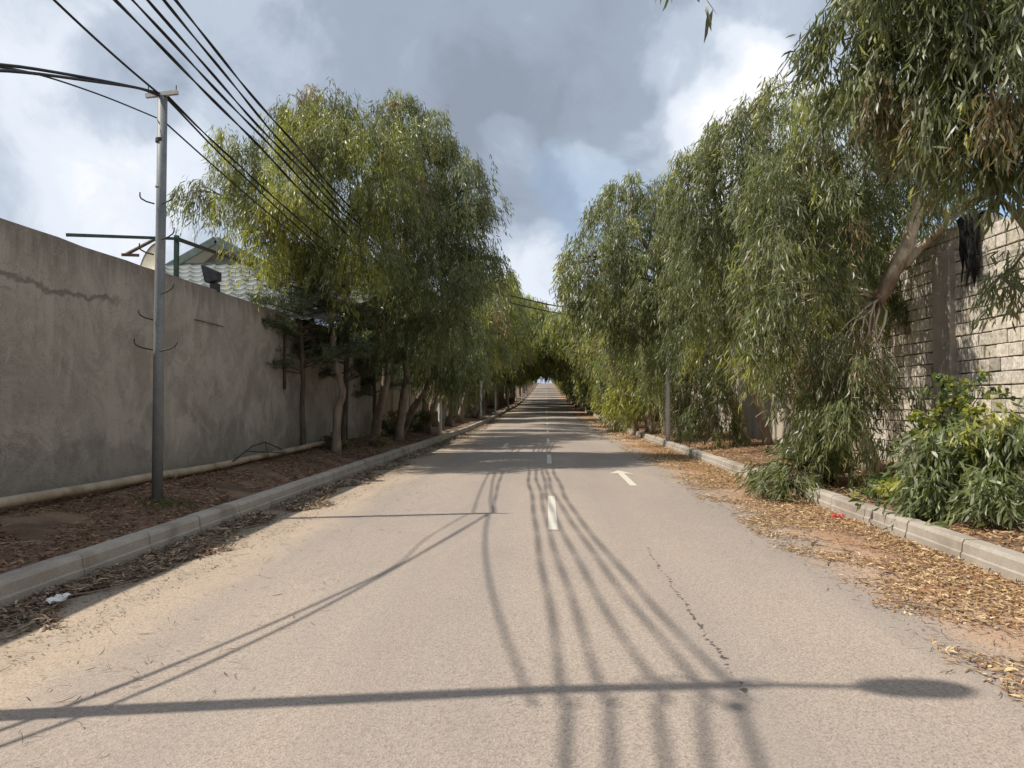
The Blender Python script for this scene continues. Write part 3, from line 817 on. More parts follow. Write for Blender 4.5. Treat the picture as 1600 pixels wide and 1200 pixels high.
for _ in range(4): tw2 = [tw2[0]] + [(tw2[k - 1] + tw2[k] * 2 + tw2[k + 1]) / 4 for k in range(1, len(tw2) - 1)] + [tw2[-1]]
tag(MB().tube(tw2, .009, 7).build('cable', M['cable'], smooth=True, loc=tw2[0]), 'thin lower wire from the left tied below the hooked pole top', 'cable', G1)
# wires over the road far off
for dz, lb in ((0, 'upper of two dark wires crossing the road between the far trees'), (-.24, 'lower of two dark wires crossing the road between the far trees')):
    a = P(690, 428 if dz == 0 else 440, 28.6); b_ = P(965, 488 if dz == 0 else 498, 45)
    cable('cable', lb, a, b_, .35, .028, None, 30)
cable('wire', 'upper thin wire running over the right tree tops', (3.9, -1.2, 7.35), (3.98, 24.9, 7.25), .28, .007, 'thin wires on the right')
cable('wire', 'lower thin wire running over the right tree tops', (4.0, -1.2, 6.95), (3.98, 24.9, 6.9), .25, .007, 'thin wires on the right')

# ------------------------------------------------------------------ left trees
def tp(x, y, dz=-.08): return Vector((x, y, float(gz(x, y)) + dz))
def pp(px, py, Y): return P(px, py, Y)
# tree A : twisted pinkish trunk, yellow-green crown leaning out to the left
bA = tp(-5.1, 18.2)
make_tree('gum_tree', 'tall weeping gum tree with yellow green crown and twisted pale trunk left of the cables', bA,
          [([bA, pp(527, 650, 18.2), pp(536, 610, 18.1), pp(523, 560, 18), pp(515, 470, 17.8), pp(500, 380, 17.5), pp(490, 260, 17)], .115, .045),
           ([pp(515, 470, 17.8), pp(450, 380, 17), pp(380, 320, 16.3)], .07, .03), ([pp(505, 400, 17.6), pp(560, 320, 17), pp(600, 240, 16.8)], .07, .03)],
          [B(470, 160, 17, 36, .2, 1.2), B(530, 170, 17, 36, .2, 1.2), B(500, 210, 17, 45, .5, 1.2), B(455, 220, 16.5, 55, .35, 1.2), B(525, 240, 17, 65, .45, 1.2), B(590, 240, 17.5, 60, .1, 1.2),
           B(355, 240, 16, 42, .05, 1.1), B(400, 275, 16, 30, .1, 1.1), B(298, 305, 15.5, 18, .1, 1.0), B(345, 298, 16, 32, .0, 1.2), B(405, 345, 15.5, 42, .45, 1.0),
           B(450, 320, 16, 62, .25, 1.3), B(520, 330, 17, 75, .2, 1.3), B(408, 375, 15, 28, .7, .8), B(378, 368, 15.2, 16, .6, .8), B(480, 400, 16.5, 45, .3, 1), B(560, 400, 17, 60, .2, 1.2), B(605, 320, 17, 55, .05, 1.2), B(318, 318, 15.8, 22, -.1, 1)],
          dens=11.5, strand=.65, nleaf=21, leaf=(.15, .018), limbr=.06, yel=.2, inner=.2)
# tree B : leaning trunk, big grey green crown over the road edge
bB = tp(-5.2, 22.5)
make_tree('gum_tree', 'broad grey green gum tree with a leaning bare trunk behind the pine', bB,
          [([bB, pp(590, 655, 22.3), pp(603, 600, 22), pp(604, 550, 21.8), pp(596, 500, 21.5), pp(625, 400, 21), pp(650, 300, 20.5)], .16, .06),
           ([pp(596, 500, 21.5), pp(560, 465, 21), pp(530, 430, 20.5)], .09, .04), ([pp(625, 400, 21), pp(690, 350, 20), pp(720, 300, 19.5)], .08, .03)],
          [B(622, 170, 19.5, 34, .0), B(610, 215, 19.5, 50, .1, 1.3), B(665, 225, 19.5, 52, .05, 1.3), B(705, 235, 19.5, 34, .15, 1.1), B(650, 290, 19.5, 72, 0, 1.3), B(715, 295, 19, 48, 0, 1.2),
           B(745, 330, 19, 34, .05, 1.1), B(690, 360, 19, 62, 0, 1.3), B(620, 365, 19.5, 62, -.1, 1.3), B(745, 390, 19, 34, .05, 1.1), B(770, 300, 19.5, 13, .0, .8),
           B(660, 440, 19, 60, -.05, 1.3), B(735, 440, 18.5, 40, -.1, 1.2), B(600, 450, 19.5, 48, .1, 1.1), B(765, 420, 20, 24, .3, 1.0), B(640, 520, 19.5, 42, -.1, 1.1), B(700, 510, 19.5, 46, -.1, 1.2)],
          dens=11, strand=.68, nleaf=20, leaf=(.16, .019), limbr=.07, yel=.06, inner=.25)
# following trees of the left row
def row_blobs(px, py, Y, w_, h_, hue=.05, n=9, seed=0):
    rr = random.Random(seed); out = []
    for i in range(n):
        a = rr.uniform(-1, 1); b_ = (i + .5) / n * 2 - 1
        s_ = (1 - .35 * b_ * b_)
        out.append(B(px + a * w_ * .55 * s_, py + b_ * h_ * .75, Y + rr.uniform(-.12, .12) * Y * .6, w_ * rr.uniform(.38, .55), hue + rr.uniform(-.05, .1), 1.1, rr.uniform(.8, 1.1)))
    return out
def straight(base, top_, r0=.15, r1=.05):
    m_ = base.lerp(top_, .5) + Vector((random.uniform(-.3, .3), random.uniform(-.3, .3), 0)); return [([base, base.lerp(m_, .5) + Vector((random.uniform(-.1, .1), 0, 0)), m_, top_], r0, r1)]
for i, (x, y, px, py, w_, h_, hue, lb) in enumerate((
        (-5.3, 27, 700, 560, 70, 55, -.05, 'dark shaded gum tree with pale curved trunk behind the first left lamp post'),
        (-5.0, 31, 735, 520, 62, 70, .10, 'gum tree with yellowish crown just past the first left lamp post'),
        (-5.4, 36, 760, 500, 58, 75, .35, 'bright yellow green gum tree halfway down the left row'),
        (-5.0, 43, 772, 520, 50, 70, .10, 'olive green gum tree next after the yellow one on the left'),
        (-4.9, 51, 795, 520, 44, 66, .15, 'smaller light green gum tree where the far wires leave the left row'))):
    b0 = tp(x, y)
    top_ = P(px, py - h_ * .3 - 14, y - 1.5)
    make_tree('gum_tree', lb, b0, straight(b0, top_, .19, .06), row_blobs(px, py - 20, y - 1.0, w_ * .92, h_ * .82, hue, 11, i), dens=7, strand=1.0, nleaf=14, leaf=(.27, .032), limbr=.08, yel=.05)
# bare-looking extra trunks in the shade of the left row
for i, (px, y, lb) in enumerate(((621, 24.5, 'thin young gum behind the leaning trunk on the left'), (668, 30, 'reddish thick trunk gum in the dark of the left row'), (655, 33.5, 'slim gum close to the wall in the left row'), (700, 38, 'gum with black trunk past the first left lamp post'))):
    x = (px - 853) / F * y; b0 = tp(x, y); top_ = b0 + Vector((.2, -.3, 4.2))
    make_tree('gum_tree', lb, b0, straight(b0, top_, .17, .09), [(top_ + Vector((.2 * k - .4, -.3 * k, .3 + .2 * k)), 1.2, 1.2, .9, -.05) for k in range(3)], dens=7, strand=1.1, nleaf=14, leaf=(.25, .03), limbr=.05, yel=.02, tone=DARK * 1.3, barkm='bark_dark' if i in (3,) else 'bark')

# pines by the wall
def make_pine(label, base, H, crown_z, rad_, n_br, group=None, seed=1):
    rr = random.Random(seed)
    root = empty('pine_tree', base, label, 'tree', group)
    mb = MB(); topv = base + Vector((rr.uniform(-.2, .2), rr.uniform(-.2, .2), H))
    pts = limb(base, topv, 0, 8, .02); mb.tube(pts, [.075 * (1 - .6 * i / 8) for i in range(9)], 8)
    PO, DI = [], []
    for k in range(n_br):
        t_ = crown_z + (1 - crown_z) * (k + rr.random()) / n_br
        o = base.lerp(topv, t_); a = rr.uniform(0, 6.28)
        L = rad_ * (1.25 - .75 * (t_ - crown_z) / (1 - crown_z)) * rr.uniform(.6, 1.1)
        tip = o + Vector((math.cos(a) * L, math.sin(a) * L, L * rr.uniform(-.05, .35)))
        bp = limb(o, tip, .05); mb.tube(bp, [.02 * (1 - .7 * i / 6) for i in range(7)], 5)
        for j in range(int(26 * L / .9)):
            q = rr.uniform(.25, 1); i0 = min(5, int(q * 6)); c = bp[i0].lerp(bp[i0 + 1], q * 6 - i0)
            c = c + Vector((rr.gauss(0, .14), rr.gauss(0, .14), rr.gauss(.03, .07)))
            for _ in range(26):
                PO.append(c + Vector((rr.gauss(0, .035), rr.gauss(0, .035), rr.gauss(0, .025))))
                d = Vector((rr.gauss(0, 1), rr.gauss(0, 1), rr.gauss(.5, .7))); DI.append(d.normalized())
    mb.build('trunk', M['bark_dark'], root, smooth=True)
    n = len(PO)
    cc = np.array([[.075, .095, .048]]) * R.uniform(.6, 1.6, (n, 1)); yy = R.random(n) < .12; cc[yy] = np.array([.12, .13, .045])
    leaf_mesh('crown', np.array(PO), np.array(DI), R.uniform(.07, .12, n), R.uniform(.008, .013, n), cc, M['needle'], root, origin=base)
    return root
b0 = tp(-5.66, 17.4)
make_pine('dark pine with thin straight trunk close to the left wall by the roof', b0, 4.75, .40, 1.75, 60, seed=3)
b0 = tp(-5.4, 20.0); make_pine('second dark pine between the wall and the twisted gum trunk', b0, 4.6, .38, 1.5, 38, seed=5)
b0 = tp(-5.5, 24.2); make_pine('low shaded pine beside the leaning gum trunk', b0, 3.9, .36, 1.5, 34, seed=8)

# ------------------------------------------------------------------ right trees
# R1: big tree with pale leaning trunk
b1 = tp(5.55, 13.2)
r1t = [([b1, pp(1330, 640, 13.1), pp(1340, 560, 13), pp(1350, 510, 12.9), pp(1396, 425, 12.7), pp(1426, 365, 12.5), pp(1438, 290, 12.2), pp(1450, 200, 12)], .19, .08),
       ([pp(1390, 435, 12.75), pp(1440, 385, 12.9), pp(1490, 338, 12.5), pp(1540, 290, 12), pp(1600, 240, 11.2)], .075, .06),
       ([pp(1355, 490, 13), pp(1325, 435, 13), pp(1290, 380, 12.8), pp(1260, 300, 12.6)], .07, .035)]
make_tree('gum_tree', 'largest weeping gum on the right with smooth pale trunk leaning before the block wall', b1, r1t,
          [B(1290, 190, 12.2, 62, .02), B(1250, 250, 12.4, 58, .05), B(1340, 200, 12.6, 62, 0, 1.1), B(1230, 320, 12.2, 60, .08), B(1300, 320, 12.4, 58, 0),
           B(1210, 395, 12, 52, .05), B(1270, 400, 12.3, 50, .05), B(1200, 460, 11.8, 42, .02), B(1330, 300, 13.2, 50, 0), B(1195, 510, 11.6, 36, .05), B(1255, 470, 12.2, 38, .1),
           B(1400, 240, 12.9, 55, 0), B(1390, 330, 13.6, 45, 0), B(1345, 540, 11.6, 38, .05), B(1310, 575, 11.4, 40, 0), B(1375, 600, 11.5, 38, .05), B(1330, 640, 11.3, 42, 0), B(1385, 680, 11.2, 30, .05, 1, .8), B(1290, 660, 11.4, 34, 0), B(1440, 300, 13.2, 30, .2), B(1490, 300, 12.6, 26, .05),
           B(1330, 400, 14.6, 48, 0), B(1390, 420, 14.8, 44, 0), B(1440, 370, 14.6, 40, .05), B(1330, 470, 14.4, 44, 0), B(1280, 520, 13.2, 36, .03), B(1400, 490, 14.6, 34, 0), B(1240, 570, 12.2, 34, .02), B(1275, 600, 12.0, 30, 0),
           B(1350, 590, 12.6, 34, 0), B(1300, 480, 12.6, 36, 0), B(1215, 560, 12.6, 28, .1), B(1350, 370, 12.9, 36, .05), B(1430, 440, 14.6, 26, 0)],
          dens=15, strand=.62, nleaf=17, leaf=(.165, .019), limbr=.024, yel=.05, brown=.06, tone=BLUE, inner=.22, barkm='bark_pale')
# R0: near tree whose crown fills the upper right corner
b0 = tp(6.0, 8.2)
make_tree('gum_tree', 'nearest gum tree overhanging the upper right corner with long blue green leaves', b0,
          [([b0, b0 + Vector((.1, .2, 2.2)), b0 + Vector((-.1, .1, 4.2)), P(1560, 60, 8.3), P(1480, -80, 8)], .17, .06), ([b0 + Vector((-.1, .1, 4.2)), P(1660, 150, 7.6), P(1750, -40, 7.2)], .1, .04),
           ([P(1530, -20, 8), P(1400, -140, 7.4), P(1200, -210, 6.2), P(1060, -130, 5.5)], .05, .012), ([b0 + Vector((0, .1, 3.4)), P(1640, 330, 8.3), P(1590, 410, 8.5), P(1545, 450, 8.6)], .03, .008)],
          [B(1320, 70, 8.6, 40, .02), B(1365, 20, 8.4, 60, 0), B(1350, 120, 8.8, 48, .02), B(1430, 80, 8.3, 75, 0), B(1410, 170, 8.8, 55, 0), B(1500, 40, 7.9, 90, .02), B(1480, 150, 8.1, 70, .05), B(1560, 130, 7.6, 75, 0),
           B(1550, 210, 7.8, 52, 0), B(1480, 225, 8.4, 45, .05), B(1620, 60, 7.4, 110, 0), B(1640, 210, 7.6, 60, 0), B(1350, -60, 8.5, 60, 0), B(1440, -60, 8, 100, 0), B(1036, -98, 5.3, 11, 0), B(1590, 262, 7.8, 36, 0), B(1535, 245, 8.0, 28, 0), B(1565, 435, 8.6, 22, 0), B(1610, 400, 8.4, 26, 0), B(1600, -100, 7.6, 120, 0)],
          dens=21, strand=.5, nleaf=15, leaf=(.175, .021), limbr=.045, yel=.03, brown=.05, tone=BLUE, inner=.2)
NP = []
# R2: tree behind, tall rounded crown
b2 = tp(5.6, 20.5)
make_tree('gum_tree', 'tall drooping gum with a slender reddish crooked trunk beside the plaster wall on the right', b2,
          [([tp(5.95, 20.5), pp(1190, 650, 20.4), pp(1172, 600, 20.2), pp(1165, 520, 19.8), pp(1160, 400, 19), pp(1165, 290, 18.4)], .13, .05), ([pp(1160, 400, 19), pp(1110, 330, 18), pp(1080, 270, 17.5)], .06, .03)],
          [B(1165, 190, 16.4, 44, .1), B(1115, 235, 16.6, 38, .15), B(1210, 190, 16.4, 50, .05), B(1150, 260, 16.4, 60, .05), B(1080, 285, 17, 34, .2), B(1095, 330, 17, 45, .02), B(1150, 350, 16.6, 58, .05), B(1200, 290, 16.8, 50, .05),
           B(1120, 400, 17, 46, .0), B(1170, 440, 17, 46, .05), B(1160, 520, 17.5, 38, 0), B(1195, 560, 17, 30, .02), B(1230, 150, 16, 36, 0), B(1100, 460, 17.5, 40, 0), B(1125, 500, 18, 38, 0), B(1210, 470, 17, 36, 0)],
          dens=11, strand=.85, nleaf=16, leaf=(.20, .021), limbr=.05, yel=.05, brown=.05, tone=GREY)
# R3: overhanging tree, grey olive, with group of trunks
b3 = tp(4.75, 27)
make_tree('gum_tree', 'dense grey green gum leaning over the road behind the right lamp post', b3,
          [([b3, pp(1075, 600, 26.5), pp(1060, 500, 26), pp(1020, 400, 25), pp(980, 340, 24.5)], .2, .06), ([pp(1060, 500, 26), pp(1090, 420, 25), pp(1080, 350, 25)], .1, .04)],
          [B(985, 300, 25, 36, .05), B(945, 330, 25, 26, .05), B(1030, 320, 25.5, 40, .05), B(1000, 360, 24.5, 48, 0), B(925, 400, 24, 38, .15), B(905, 440, 24, 28, .1), B(960, 420, 24, 45, 0), B(945, 475, 24, 34, -.05), B(1010, 450, 24.5, 50, 0),
           B(1070, 390, 25, 45, 0), B(1075, 460, 25, 45, 0), B(1000, 520, 25, 40, -.05), B(1090, 520, 25.5, 40, 0), B(1050, 560, 25.8, 30, 0), B(895, 415, 24.5, 18, .2), B(1045, 400, 23.2, 36, 0), B(1030, 445, 23.2, 34, 0), B(1060, 460, 23.2, 30, 0), B(1075, 600, 26.5, 30, 0), B(1070, 640, 26.5, 26, -.05)],
          dens=9, strand=.95, nleaf=15, leaf=(.24, .026), limbr=.07, yel=.04, brown=.04, tone=GREY)
# R4 cluster of trunks
for i, (px, y, dpx, lb) in enumerate(((1018, 30.5, 1000, 'right row gum with several straight brown trunks left of the lamp post'), (992, 33, 970, 'yellow green young gum on the right before the wires'), (965, 38, 950, 'leafy gum touching the kerb at the right bend'))):
    x = (px - 853) / F * y; b0 = tp(x, y); tr = straight(b0, P(dpx, 500, y - 1), .16, .06)
    for k in range(2): o = b0 + Vector((.5 * (k - .5) + .15, -.6 * k - .3, 0)); tr += straight(o, P(dpx + 12 * k, 520, y), .11, .05)
    make_tree('gum_tree', lb, b0, tr, row_blobs(dpx + 20, 566, y - .8, 46, 78, (.05, .6, .15)[i], 13, 20 + i), dens=7.5, strand=1.0, nleaf=14, leaf=(.26, .03), limbr=.06, yel=.06)
# hanging dark curtain tree at 1110,620
b4 = tp(5.35, 21.6)
make_tree('gum_tree', 'low dark weeping gum with thick leaning trunk right of the lamp post', b4,
          [([tp(5.55, 21.6), pp(1150, 640, 21.5), pp(1115, 560, 21.3), pp(1095, 500, 21)], .19, .07)],
          [B(1090, 570, 20.6, 30, 0), B(1125, 590, 20.6, 30, 0), B(1105, 640, 20.4, 34, -.05), B(1135, 660, 20.4, 24, 0), B(1085, 520, 21, 34, 0), B(1130, 530, 21, 30, 0)],
          dens=13, strand=.8, nleaf=16, leaf=(.17, .02), limbr=.05, yel=.02, tone=DARK * 1.25)

# bushes
def make_bush(label, base, blobs, dens, strand, nleaf, leaf, cat='bush', name='gum_bush', **kw):
    root = empty(name, base, label, cat)
    mb = MB()
    for c, rx, ry, rz, h in blobs:
        for k in range(4):
            e = Vector(c) + Vector((random.uniform(-1, 1) * rx, random.uniform(-1, 1) * ry, random.uniform(0, .8) * rz)) * .8
            s_ = Vector(base) + Vector((random.uniform(-.02, .02), random.uniform(-.02, .02), -.04))
            q = limb(s_, e, .1); mb.tube(q, [.014 * (1 - .6 * i / 6) for i in range(7)], 5, cap=False)
    mb.build('stem', M['bark_dark'], root)
    PO, DI, LE, WI, CO = spray_points(blobs, dens, strand, nleaf, leaf=leaf, **kw)
    g = gz(PO[:, 0], PO[:, 1]) + .02
    ok = (PO[:, 2] + DI[:, 2] * LE > g)
    leaf_mesh('foliage', PO[ok], DI[ok], LE[ok], WI[ok], CO[ok], M['leaf'], root, origin=base)
    return root
bb = tp(5.0, 8.9, 0)
make_bush('large bright green bush spilling over the right kerb in front of the block wall', bb,
          [B(1500, 698, 8.9, 48, .1), B(1560, 690, 8.7, 52, .05), B(1450, 730, 8.9, 40, .1), B(1425, 760, 8.8, 22, .1), B(1610, 715, 8.5, 50, .0), B(1490, 785, 8.5, 42, .05), B(1555, 785, 8.1, 50, .0), B(1610, 760, 8.2, 60, .05), B(1520, 825, 7.9, 26, .0), B(1585, 830, 7.7, 30, 0), B(1432, 780, 8.8, 20, .15), B(1640, 810, 7.7, 44, .05)],
          24, .42, 13, (.17, .026), droop=.95, up=.35, jitter=.8, yel=.03, brown=.03, tone=np.array([.19, .225, .125]))
bb = tp(4.6, 12.3, 0)
make_bush('low leafy branches lying over the gap in the right kerb', bb,
          [B(1240, 735, 11.6, 28, 0), B(1200, 735, 11.8, 20, 0, 1, .6), B(1262, 710, 12, 26, 0), B(1225, 755, 11.3, 20, .0, 1, .7), B(1290, 715, 12.2, 30, 0), B(1178, 728, 12.1, 12, 0, 1, .6)],
          34, .42, 14, (.16, .021), droop=.8, up=.3, yel=.03, tone=BLUE)
bb = tp(5.7, 14.0, 0)
make_bush('dark glossy leaved shrub under the big right gum tree', bb,
          [B(1285, 620, 13.6, 28, 0), B(1295, 660, 13.6, 30, 0), B(1270, 690, 13.4, 26, 0), B(1310, 690, 13.4, 26, 0)], 36, .2, 12, (.09, .036), droop=.3, up=.3, jitter=1.2, yel=.0, brown=0, tone=DARK)
bb = tp(5.75, 11.2, 0)
make_bush('viny light green shrub climbing the foot of the block wall', bb,
          [B(1475, 650, 10.6, 26, .3), B(1510, 640, 10.4, 24, .2), B(1530, 610, 10.6, 16, .2), B(1500, 600, 10.8, 14, .0), B(1440, 690, 10.8, 24, .2), B(1475, 610, 10.9, 14, 0)], 22, .22, 10, (.085, .05), droop=.3, up=.4, jitter=1.3, yel=.15, brown=0, tone=np.array([.07, .12, .04]))
for px, py, Y, lb in ((1395, 755, 10.6, 'small green weed under the right gum just behind the kerb'), (1370, 770, 10.2, 'tiny leafy sprout on the right verge litter'), (1412, 800, 9.1, 'pale sprout beside the large right bush')):
    q = P(px, py, Y); bb = tp(q.x, q.y, 0)
    make_bush(lb, bb, [(bb + Vector((0, 0, .12)), .16, .16, .14, .2)], 70, .15, 10, (.12, .035), droop=.3, up=.6, jitter=1.0, tone=np.array([.08, .14, .05]), brown=0)
# small growth on the left verge
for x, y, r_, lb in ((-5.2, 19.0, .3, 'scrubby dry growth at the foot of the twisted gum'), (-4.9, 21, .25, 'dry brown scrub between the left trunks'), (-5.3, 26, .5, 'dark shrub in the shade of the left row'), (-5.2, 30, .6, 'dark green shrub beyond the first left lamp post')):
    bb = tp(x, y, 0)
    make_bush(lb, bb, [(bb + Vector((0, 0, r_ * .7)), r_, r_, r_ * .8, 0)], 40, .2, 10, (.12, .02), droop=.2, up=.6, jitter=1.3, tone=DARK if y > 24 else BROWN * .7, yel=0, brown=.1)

# moss and grass tuft at the pole foot
n = 500; a = R.uniform(0, 6.28, n); r_ = R.uniform(0, .42, n) ; gx = PB.x + .15 + np.cos(a) * r_; gy = PB.y - .08 + np.sin(a) * r_ * .8
leafo = leaf_mesh('grass', np.stack([gx, gy, gz(gx, gy)], 1), np.stack([R.normal(0, .6, n), R.normal(0, .6, n), np.ones(n)], 1) / 1.3, R.uniform(.03, .12, n), R.uniform(.004, .009, n),
                  np.array([[.13, .14, .05]]) * R.uniform(.5, 1.6, (n, 1)), M['litter'], None)
tag(leafo, 'mossy grass tuft round the foot of the grey pole', 'grass', None, 'stuff')

# ------------------------------------------------------------------ the far avenue: copies of three prototypes
def proto(label, seed, hue, lean, bough, low):
    rr = random.Random(seed); base = Vector((0, 0, 0)); tr = []; bl = []
    tr.append(([Vector((0, 0, -.2)), Vector((.1 * lean, .1, 1.8)), Vector((.9, -.1, 4.0)), Vector((1.6, .2, 6.2))], .2, .06))
    tr.append(([Vector((.2, .1, 1.9)), Vector((-.6, .8, 4)), Vector((-.9, 1.2, 6))], .12, .05))
    for i in range(15):
        a = rr.uniform(0, 6.28); q = rr.uniform(0, 1) ** .6; z = rr.uniform(2.9 if low else 3.6, 7.4)
        lift = min(1, max(.0, (z - 3) / 2))
        bl.append((Vector(((1.0 if bough else .35) * lift + math.cos(a) * ((1.9 if bough else 1.5) * lift + .5) * q, math.sin(a) * 2.3 * q, z)), rr.uniform(.9, 1.3), rr.uniform(.9, 1.3), rr.uniform(.8, 1.2), hue + rr.uniform(-.05, .15)))
    for i in range(8 if low else 0):
        bl.append((Vector((-.2 + rr.uniform(-.9, .7), rr.uniform(-1.6, 1.6), rr.uniform(1.6, 3.0))), rr.uniform(.8, 1.1), 1.0, rr.uniform(.8, 1.1), hue))
    for i in range(8 if bough else 0):   # bough reaching over the road
        bl.append((Vector((3.1 + rr.uniform(-.4, .9), rr.uniform(-1.8, 1.8), rr.uniform(4.5, 7.2))), 1.15, 1.3, .8, hue))
    return make_tree('gum_tree', label, base, tr, bl, dens=4.2, strand=1.0, nleaf=13, leaf=(.40, .055), limbr=.07, group='far gum trees arching over the avenue', yel=.08, brown=.02, inner=.12, tone=np.array([.27, .28, .13]))  # leaf tone lightened so the dim far crowns read as sunlit
pr_ = [proto('x', *q) for q in ((1, .12, 1, False, False), (2, .30, -1, False, True), (3, .08, .5, False, True), (4, .15, 0, True, False), (9, .28, 1, True, True))]
ORD = 'first second third fourth fifth sixth seventh eighth ninth tenth eleventh twelfth thirteenth fourteenth fifteenth sixteenth seventeenth eighteenth nineteenth twentieth'.split()
LOOK = ['olive green', 'yellowish', 'grey green', 'wide arching', 'light green arching']
spots = []
y = 54.0; cnt = {-1: 0, 1: 0}
while y < 430:
    for sg in (-1, 1):
        yy = y + random.uniform(-1.5, 1.5) + (2.5 if sg > 0 else 0)
        x = sg * random.uniform(4.9, 5.6)
        arch = 62 < yy < 130 and (cnt[sg] + (sg > 0)) % 2 == 0
        pi_ = (3 if sg < 0 else 4) if arch else (0 if sg < 0 else (1, 2, 2)[cnt[sg] % 3])
        c_ = cnt[sg]; cnt[sg] += 1
        lb = '%s gum tree on the %s, %s in its row beyond the crossing wires' % (LOOK[pi_], 'left' if sg < 0 else 'right', ORD[c_]) if c_ < 20 else \
             'tiny gum tree closing the %s side of the avenue, %s past the twentieth' % ('left' if sg < 0 else 'right', ORD[c_ - 20])
        spots.append((x, yy, sg, pi_, lb))
    y += 7.0 if y < 125 else (12 if y < 240 else 17)
spots += [(5.3, 44.5, 1, 2, 'grey green gum just before the far wires on the right'), (5.0, 49, 1, 1, 'yellowish gum under the right end of the far wires'),
          (-9.5, 48, -1, 0, 'gum tree behind the left wall near the far wires'), (9.5, 52, 1, 2, 'gum tree behind the right wall near the far wires'), (9.5, 40, 1, 0, 'gum tree rising behind the right plaster wall'),
          (-10, 60, -1, 2, 'farther gum tree behind the left panel wall'), (9.3, 31, 1, 2, 'gum tree behind the right wall beyond the lamp post'), (9.0, 24, 1, 0, 'nearest gum tree standing behind the right plaster wall')]
used = set()
for i, (x, y, sg, pi_, lb) in enumerate(spots):
    s_ = random.uniform(.92, 1.10) * float(np.interp(y, [40, 60, 75, 110, 160, 300], [.95, 1.05, 1.32, 1.3, 1.25, 1.2]))
    sh = s_ * (1.0 if pi_ < 3 else .95)
    rz = (0 if sg < 0 else math.pi) + random.uniform(-.25, .25)
    loc = (x, y, float(gz(x, y)) - .1)
    o = pr_[pi_]
    if pi_ not in used:
        used.add(pi_); o.location = loc; o.rotation_euler = (0, 0, rz); o.scale = (sh, sh, s_); o['label'] = lb
    else:
        copy_tree(o, loc, rz, (sh, sh, s_), lb)

# ------------------------------------------------------------------ litter
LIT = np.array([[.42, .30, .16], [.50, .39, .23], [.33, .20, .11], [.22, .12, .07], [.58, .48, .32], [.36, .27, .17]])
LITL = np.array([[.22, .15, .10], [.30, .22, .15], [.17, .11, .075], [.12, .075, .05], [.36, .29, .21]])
def litter(name, label, n, xf, yr, pal, size=(.07, .013), lift=.02, power=1.6):
    y = yr[0] + (yr[1] - yr[0]) * R.random(n) ** power
    x, keep = xf(y, n)
    x, y = x[keep], y[keep]; n = len(x)
    pos = np.stack([x, y, gz(x, y) + R.random(n) ** 2 * lift + .004], 1)
    a = R.uniform(0, 6.283, n)
    d = np.stack([np.cos(a), np.sin(a), R.normal(.05, .18, n)], 1); d /= np.linalg.norm(d, axis=1, keepdims=True)
    side = np.stack([-np.sin(a), np.cos(a), R.normal(0, .4, n)], 1)
    c = pal[R.integers(0, len(pal), n)] * R.uniform(.7, 1.3, (n, 1))
    o = leaf_mesh(name, pos, d, R.uniform(.5, 1.5, n) * size[0], R.uniform(.5, 1.5, n) * size[1], c, M['litter'], None, side=side, curve=.2)
    return tag(o, label, 'leaf litter', None, 'stuff')
def clump(x, y, s=1.7):
    return np.sin(x * 3.1 + 2 * np.sin(y * s)) + np.sin(y * 2.3 + 1.7 * np.sin(x * 2.7 + y)) + .7 * np.sin(y * 6.1 + x * 5)
def xf_rg(y, n):
    e = R.random(n) ** 1.25; x = KX - e * 1.55
    x = x + .0; keep = (clump(x, y) > -2.1 + 3.4 * e ** 1.2 + R.normal(0, .55, n))
    return x, keep
litter('leaf_litter', 'tan fallen gum leaves heaped in the right gutter', 46000, xf_rg, (2.5, 26), LIT * np.array([1.0, .92, .82]), (.062, .013), .035, 1.3)
litter('leaf_litter', 'thin leaf litter far along the right gutter', 7000, xf_rg, (26, 70), LIT, (.13, .03), .03, 1.0)
def xf_lg(y, n):
    e = R.random(n) ** 1.1; w_ = .52 * (1 + .35 * np.sin(y * 1.9) + .2 * np.sin(y * 4.3)); x = -KX + e * w_
    return x, clump(x, y) > -1.6 + 1.2 * e + R.normal(0, .5, n)
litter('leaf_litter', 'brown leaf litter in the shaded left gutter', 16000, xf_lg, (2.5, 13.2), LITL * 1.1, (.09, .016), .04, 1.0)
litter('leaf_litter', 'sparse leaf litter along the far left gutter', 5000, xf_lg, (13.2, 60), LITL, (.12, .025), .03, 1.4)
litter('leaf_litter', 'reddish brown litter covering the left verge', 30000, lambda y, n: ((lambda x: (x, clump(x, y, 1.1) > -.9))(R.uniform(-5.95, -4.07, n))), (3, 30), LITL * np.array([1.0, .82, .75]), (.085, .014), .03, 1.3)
litter('leaf_litter', 'orange brown litter covering the right verge', 26000, lambda y, n: ((lambda x: (x, clump(x, y, 1.1) > -1.6))(R.uniform(4.07, 6.6, n))), (5, 32), LIT * np.array([1.0, .85, .75]), (.09, .016), .03, 1.3)
def xf_sp(y, n):
    x = np.where(R.random(n) < .5, -3.1 + R.random(n) ** 2 * 1.6, 3.0 - R.random(n) ** 2 * .9); return x, np.ones(n, bool)
litter('road_debris', 'scattered twigs and needles on the road edges', 1500, xf_sp, (2.5, 16), LITL * .7, (.10, .0045), .004, 1.2)
def xf_rt(y, n): return 3.6 - R.random(n) ** 1.2 * 1.3, np.ones(n, bool)
litter('road_debris', 'fine dark twigs over the right dusty edge', 2600, xf_rt, (2.5, 14), LITL * .75, (.10, .0045), .006, 1.1)
def xf_cr(y, n):
    e = R.random(n) ** .9; x = KX - e * 1.45; return x, R.random(n) < 1.15 - e + .15 * clump(x, y)
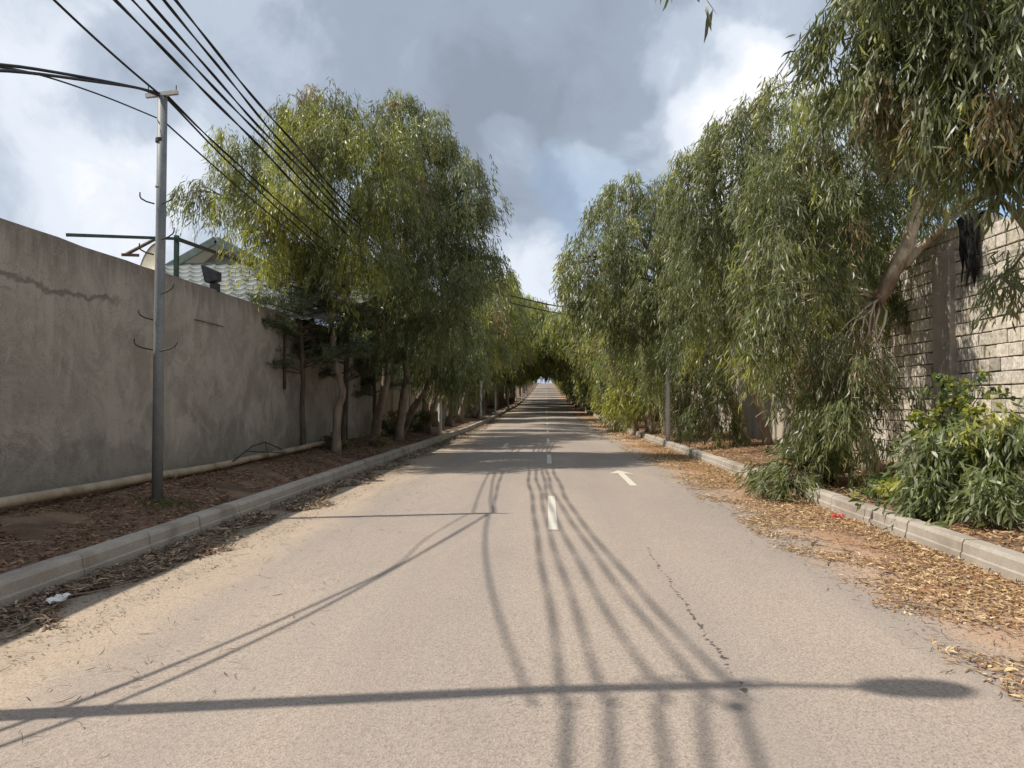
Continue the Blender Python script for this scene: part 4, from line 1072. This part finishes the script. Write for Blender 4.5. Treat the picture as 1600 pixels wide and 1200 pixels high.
litter('road_debris', 'crushed brown crumbs of leaf and bark along the right gutter', 26000, xf_cr, (2.5, 24), np.array([[.20, .11, .06], [.28, .17, .09], [.14, .08, .05], [.36, .26, .15]]), (.030, .008), .010, 1.3)
litter('road_debris', 'crushed brown crumbs along the left gutter', 4000, lambda y, n: (-KX + R.random(n) ** 1.2 * .95, np.ones(n, bool)), (2.5, 16), LITL, (.030, .008), .008, 1.1)
# sticks
mb = MB()
for i in range(260):
    s_ = random.random()
    if s_ < .45: x = random.uniform(2.5, 3.8)
    elif s_ < .7: x = random.uniform(-3.8, -3.35)
    else: x = random.choice((random.uniform(-5.6, -4.1), random.uniform(4.1, 6)))
    y = 2.8 + 17 * random.random() ** 1.5; L = random.uniform(.12, .5); a = random.gauss(1.57, .7) if abs(x) < 3.85 else random.uniform(0, 3.14); pts = []
    bend = random.uniform(-.5, .5)
    for k in range(6):
        t_ = k / 5 - .5; xx = x + math.cos(a + bend * t_) * L * t_; yy = y + math.sin(a + bend * t_) * L * t_
        if abs(x) < 3.84 < abs(xx): xx = math.copysign(3.83, x)
        pts.append((xx, yy, float(gz(xx, yy)) + .010 + random.uniform(0, .012)))
    mb.tube(pts, [random.uniform(.003, .007)] * 6, 5)
tag(mb.build('twigs', M['rusty_steel'] if False else M['bark']), 'fallen twigs and bark strips on gutters and verges', 'twigs', None, 'stuff')

# paper and wrapper
def crumple(name, label, cat, c, sx, sy, m, seed):
    rr = random.Random(seed); vs = []; fs = []; n = 7
    for i in range(n):
        for j in range(n):
            u_, v_ = i / (n - 1) - .5, j / (n - 1) - .5
            vs.append((c[0] + u_ * sx + rr.uniform(-.1, .1) * sx, c[1] + v_ * sy + rr.uniform(-.1, .1) * sy, c[2] + rr.uniform(.01, .05)))
    for i in range(n - 1):
        for j in range(n - 1): a = i * n + j; fs.append((a, a + 1, a + n + 1, a + n))
    o = MB().add(vs, fs).build(name, m, loc=c); so_ = o.modifiers.new('s', 'SOLIDIFY'); so_.thickness = .002
    return tag(o, label, cat)
q = P(99, 950, 5.35); q = Vector((-3.53, 5.35, float(gz(-3.53, 5.35)) + .03))
crumple('paper_scrap', 'crumpled white paper tissue on the litter in the left gutter', 'litter', q, .10, .17, M['tissue'], 3)
q = P(1309, 806, 9.7); q = Vector((q.x, q.y, float(gz(q.x, q.y)) + .02))
crumple('wrapper', 'small red wrapper among tan leaves beside the right kerb', 'litter', q, .13, .10, M['red'], 4)
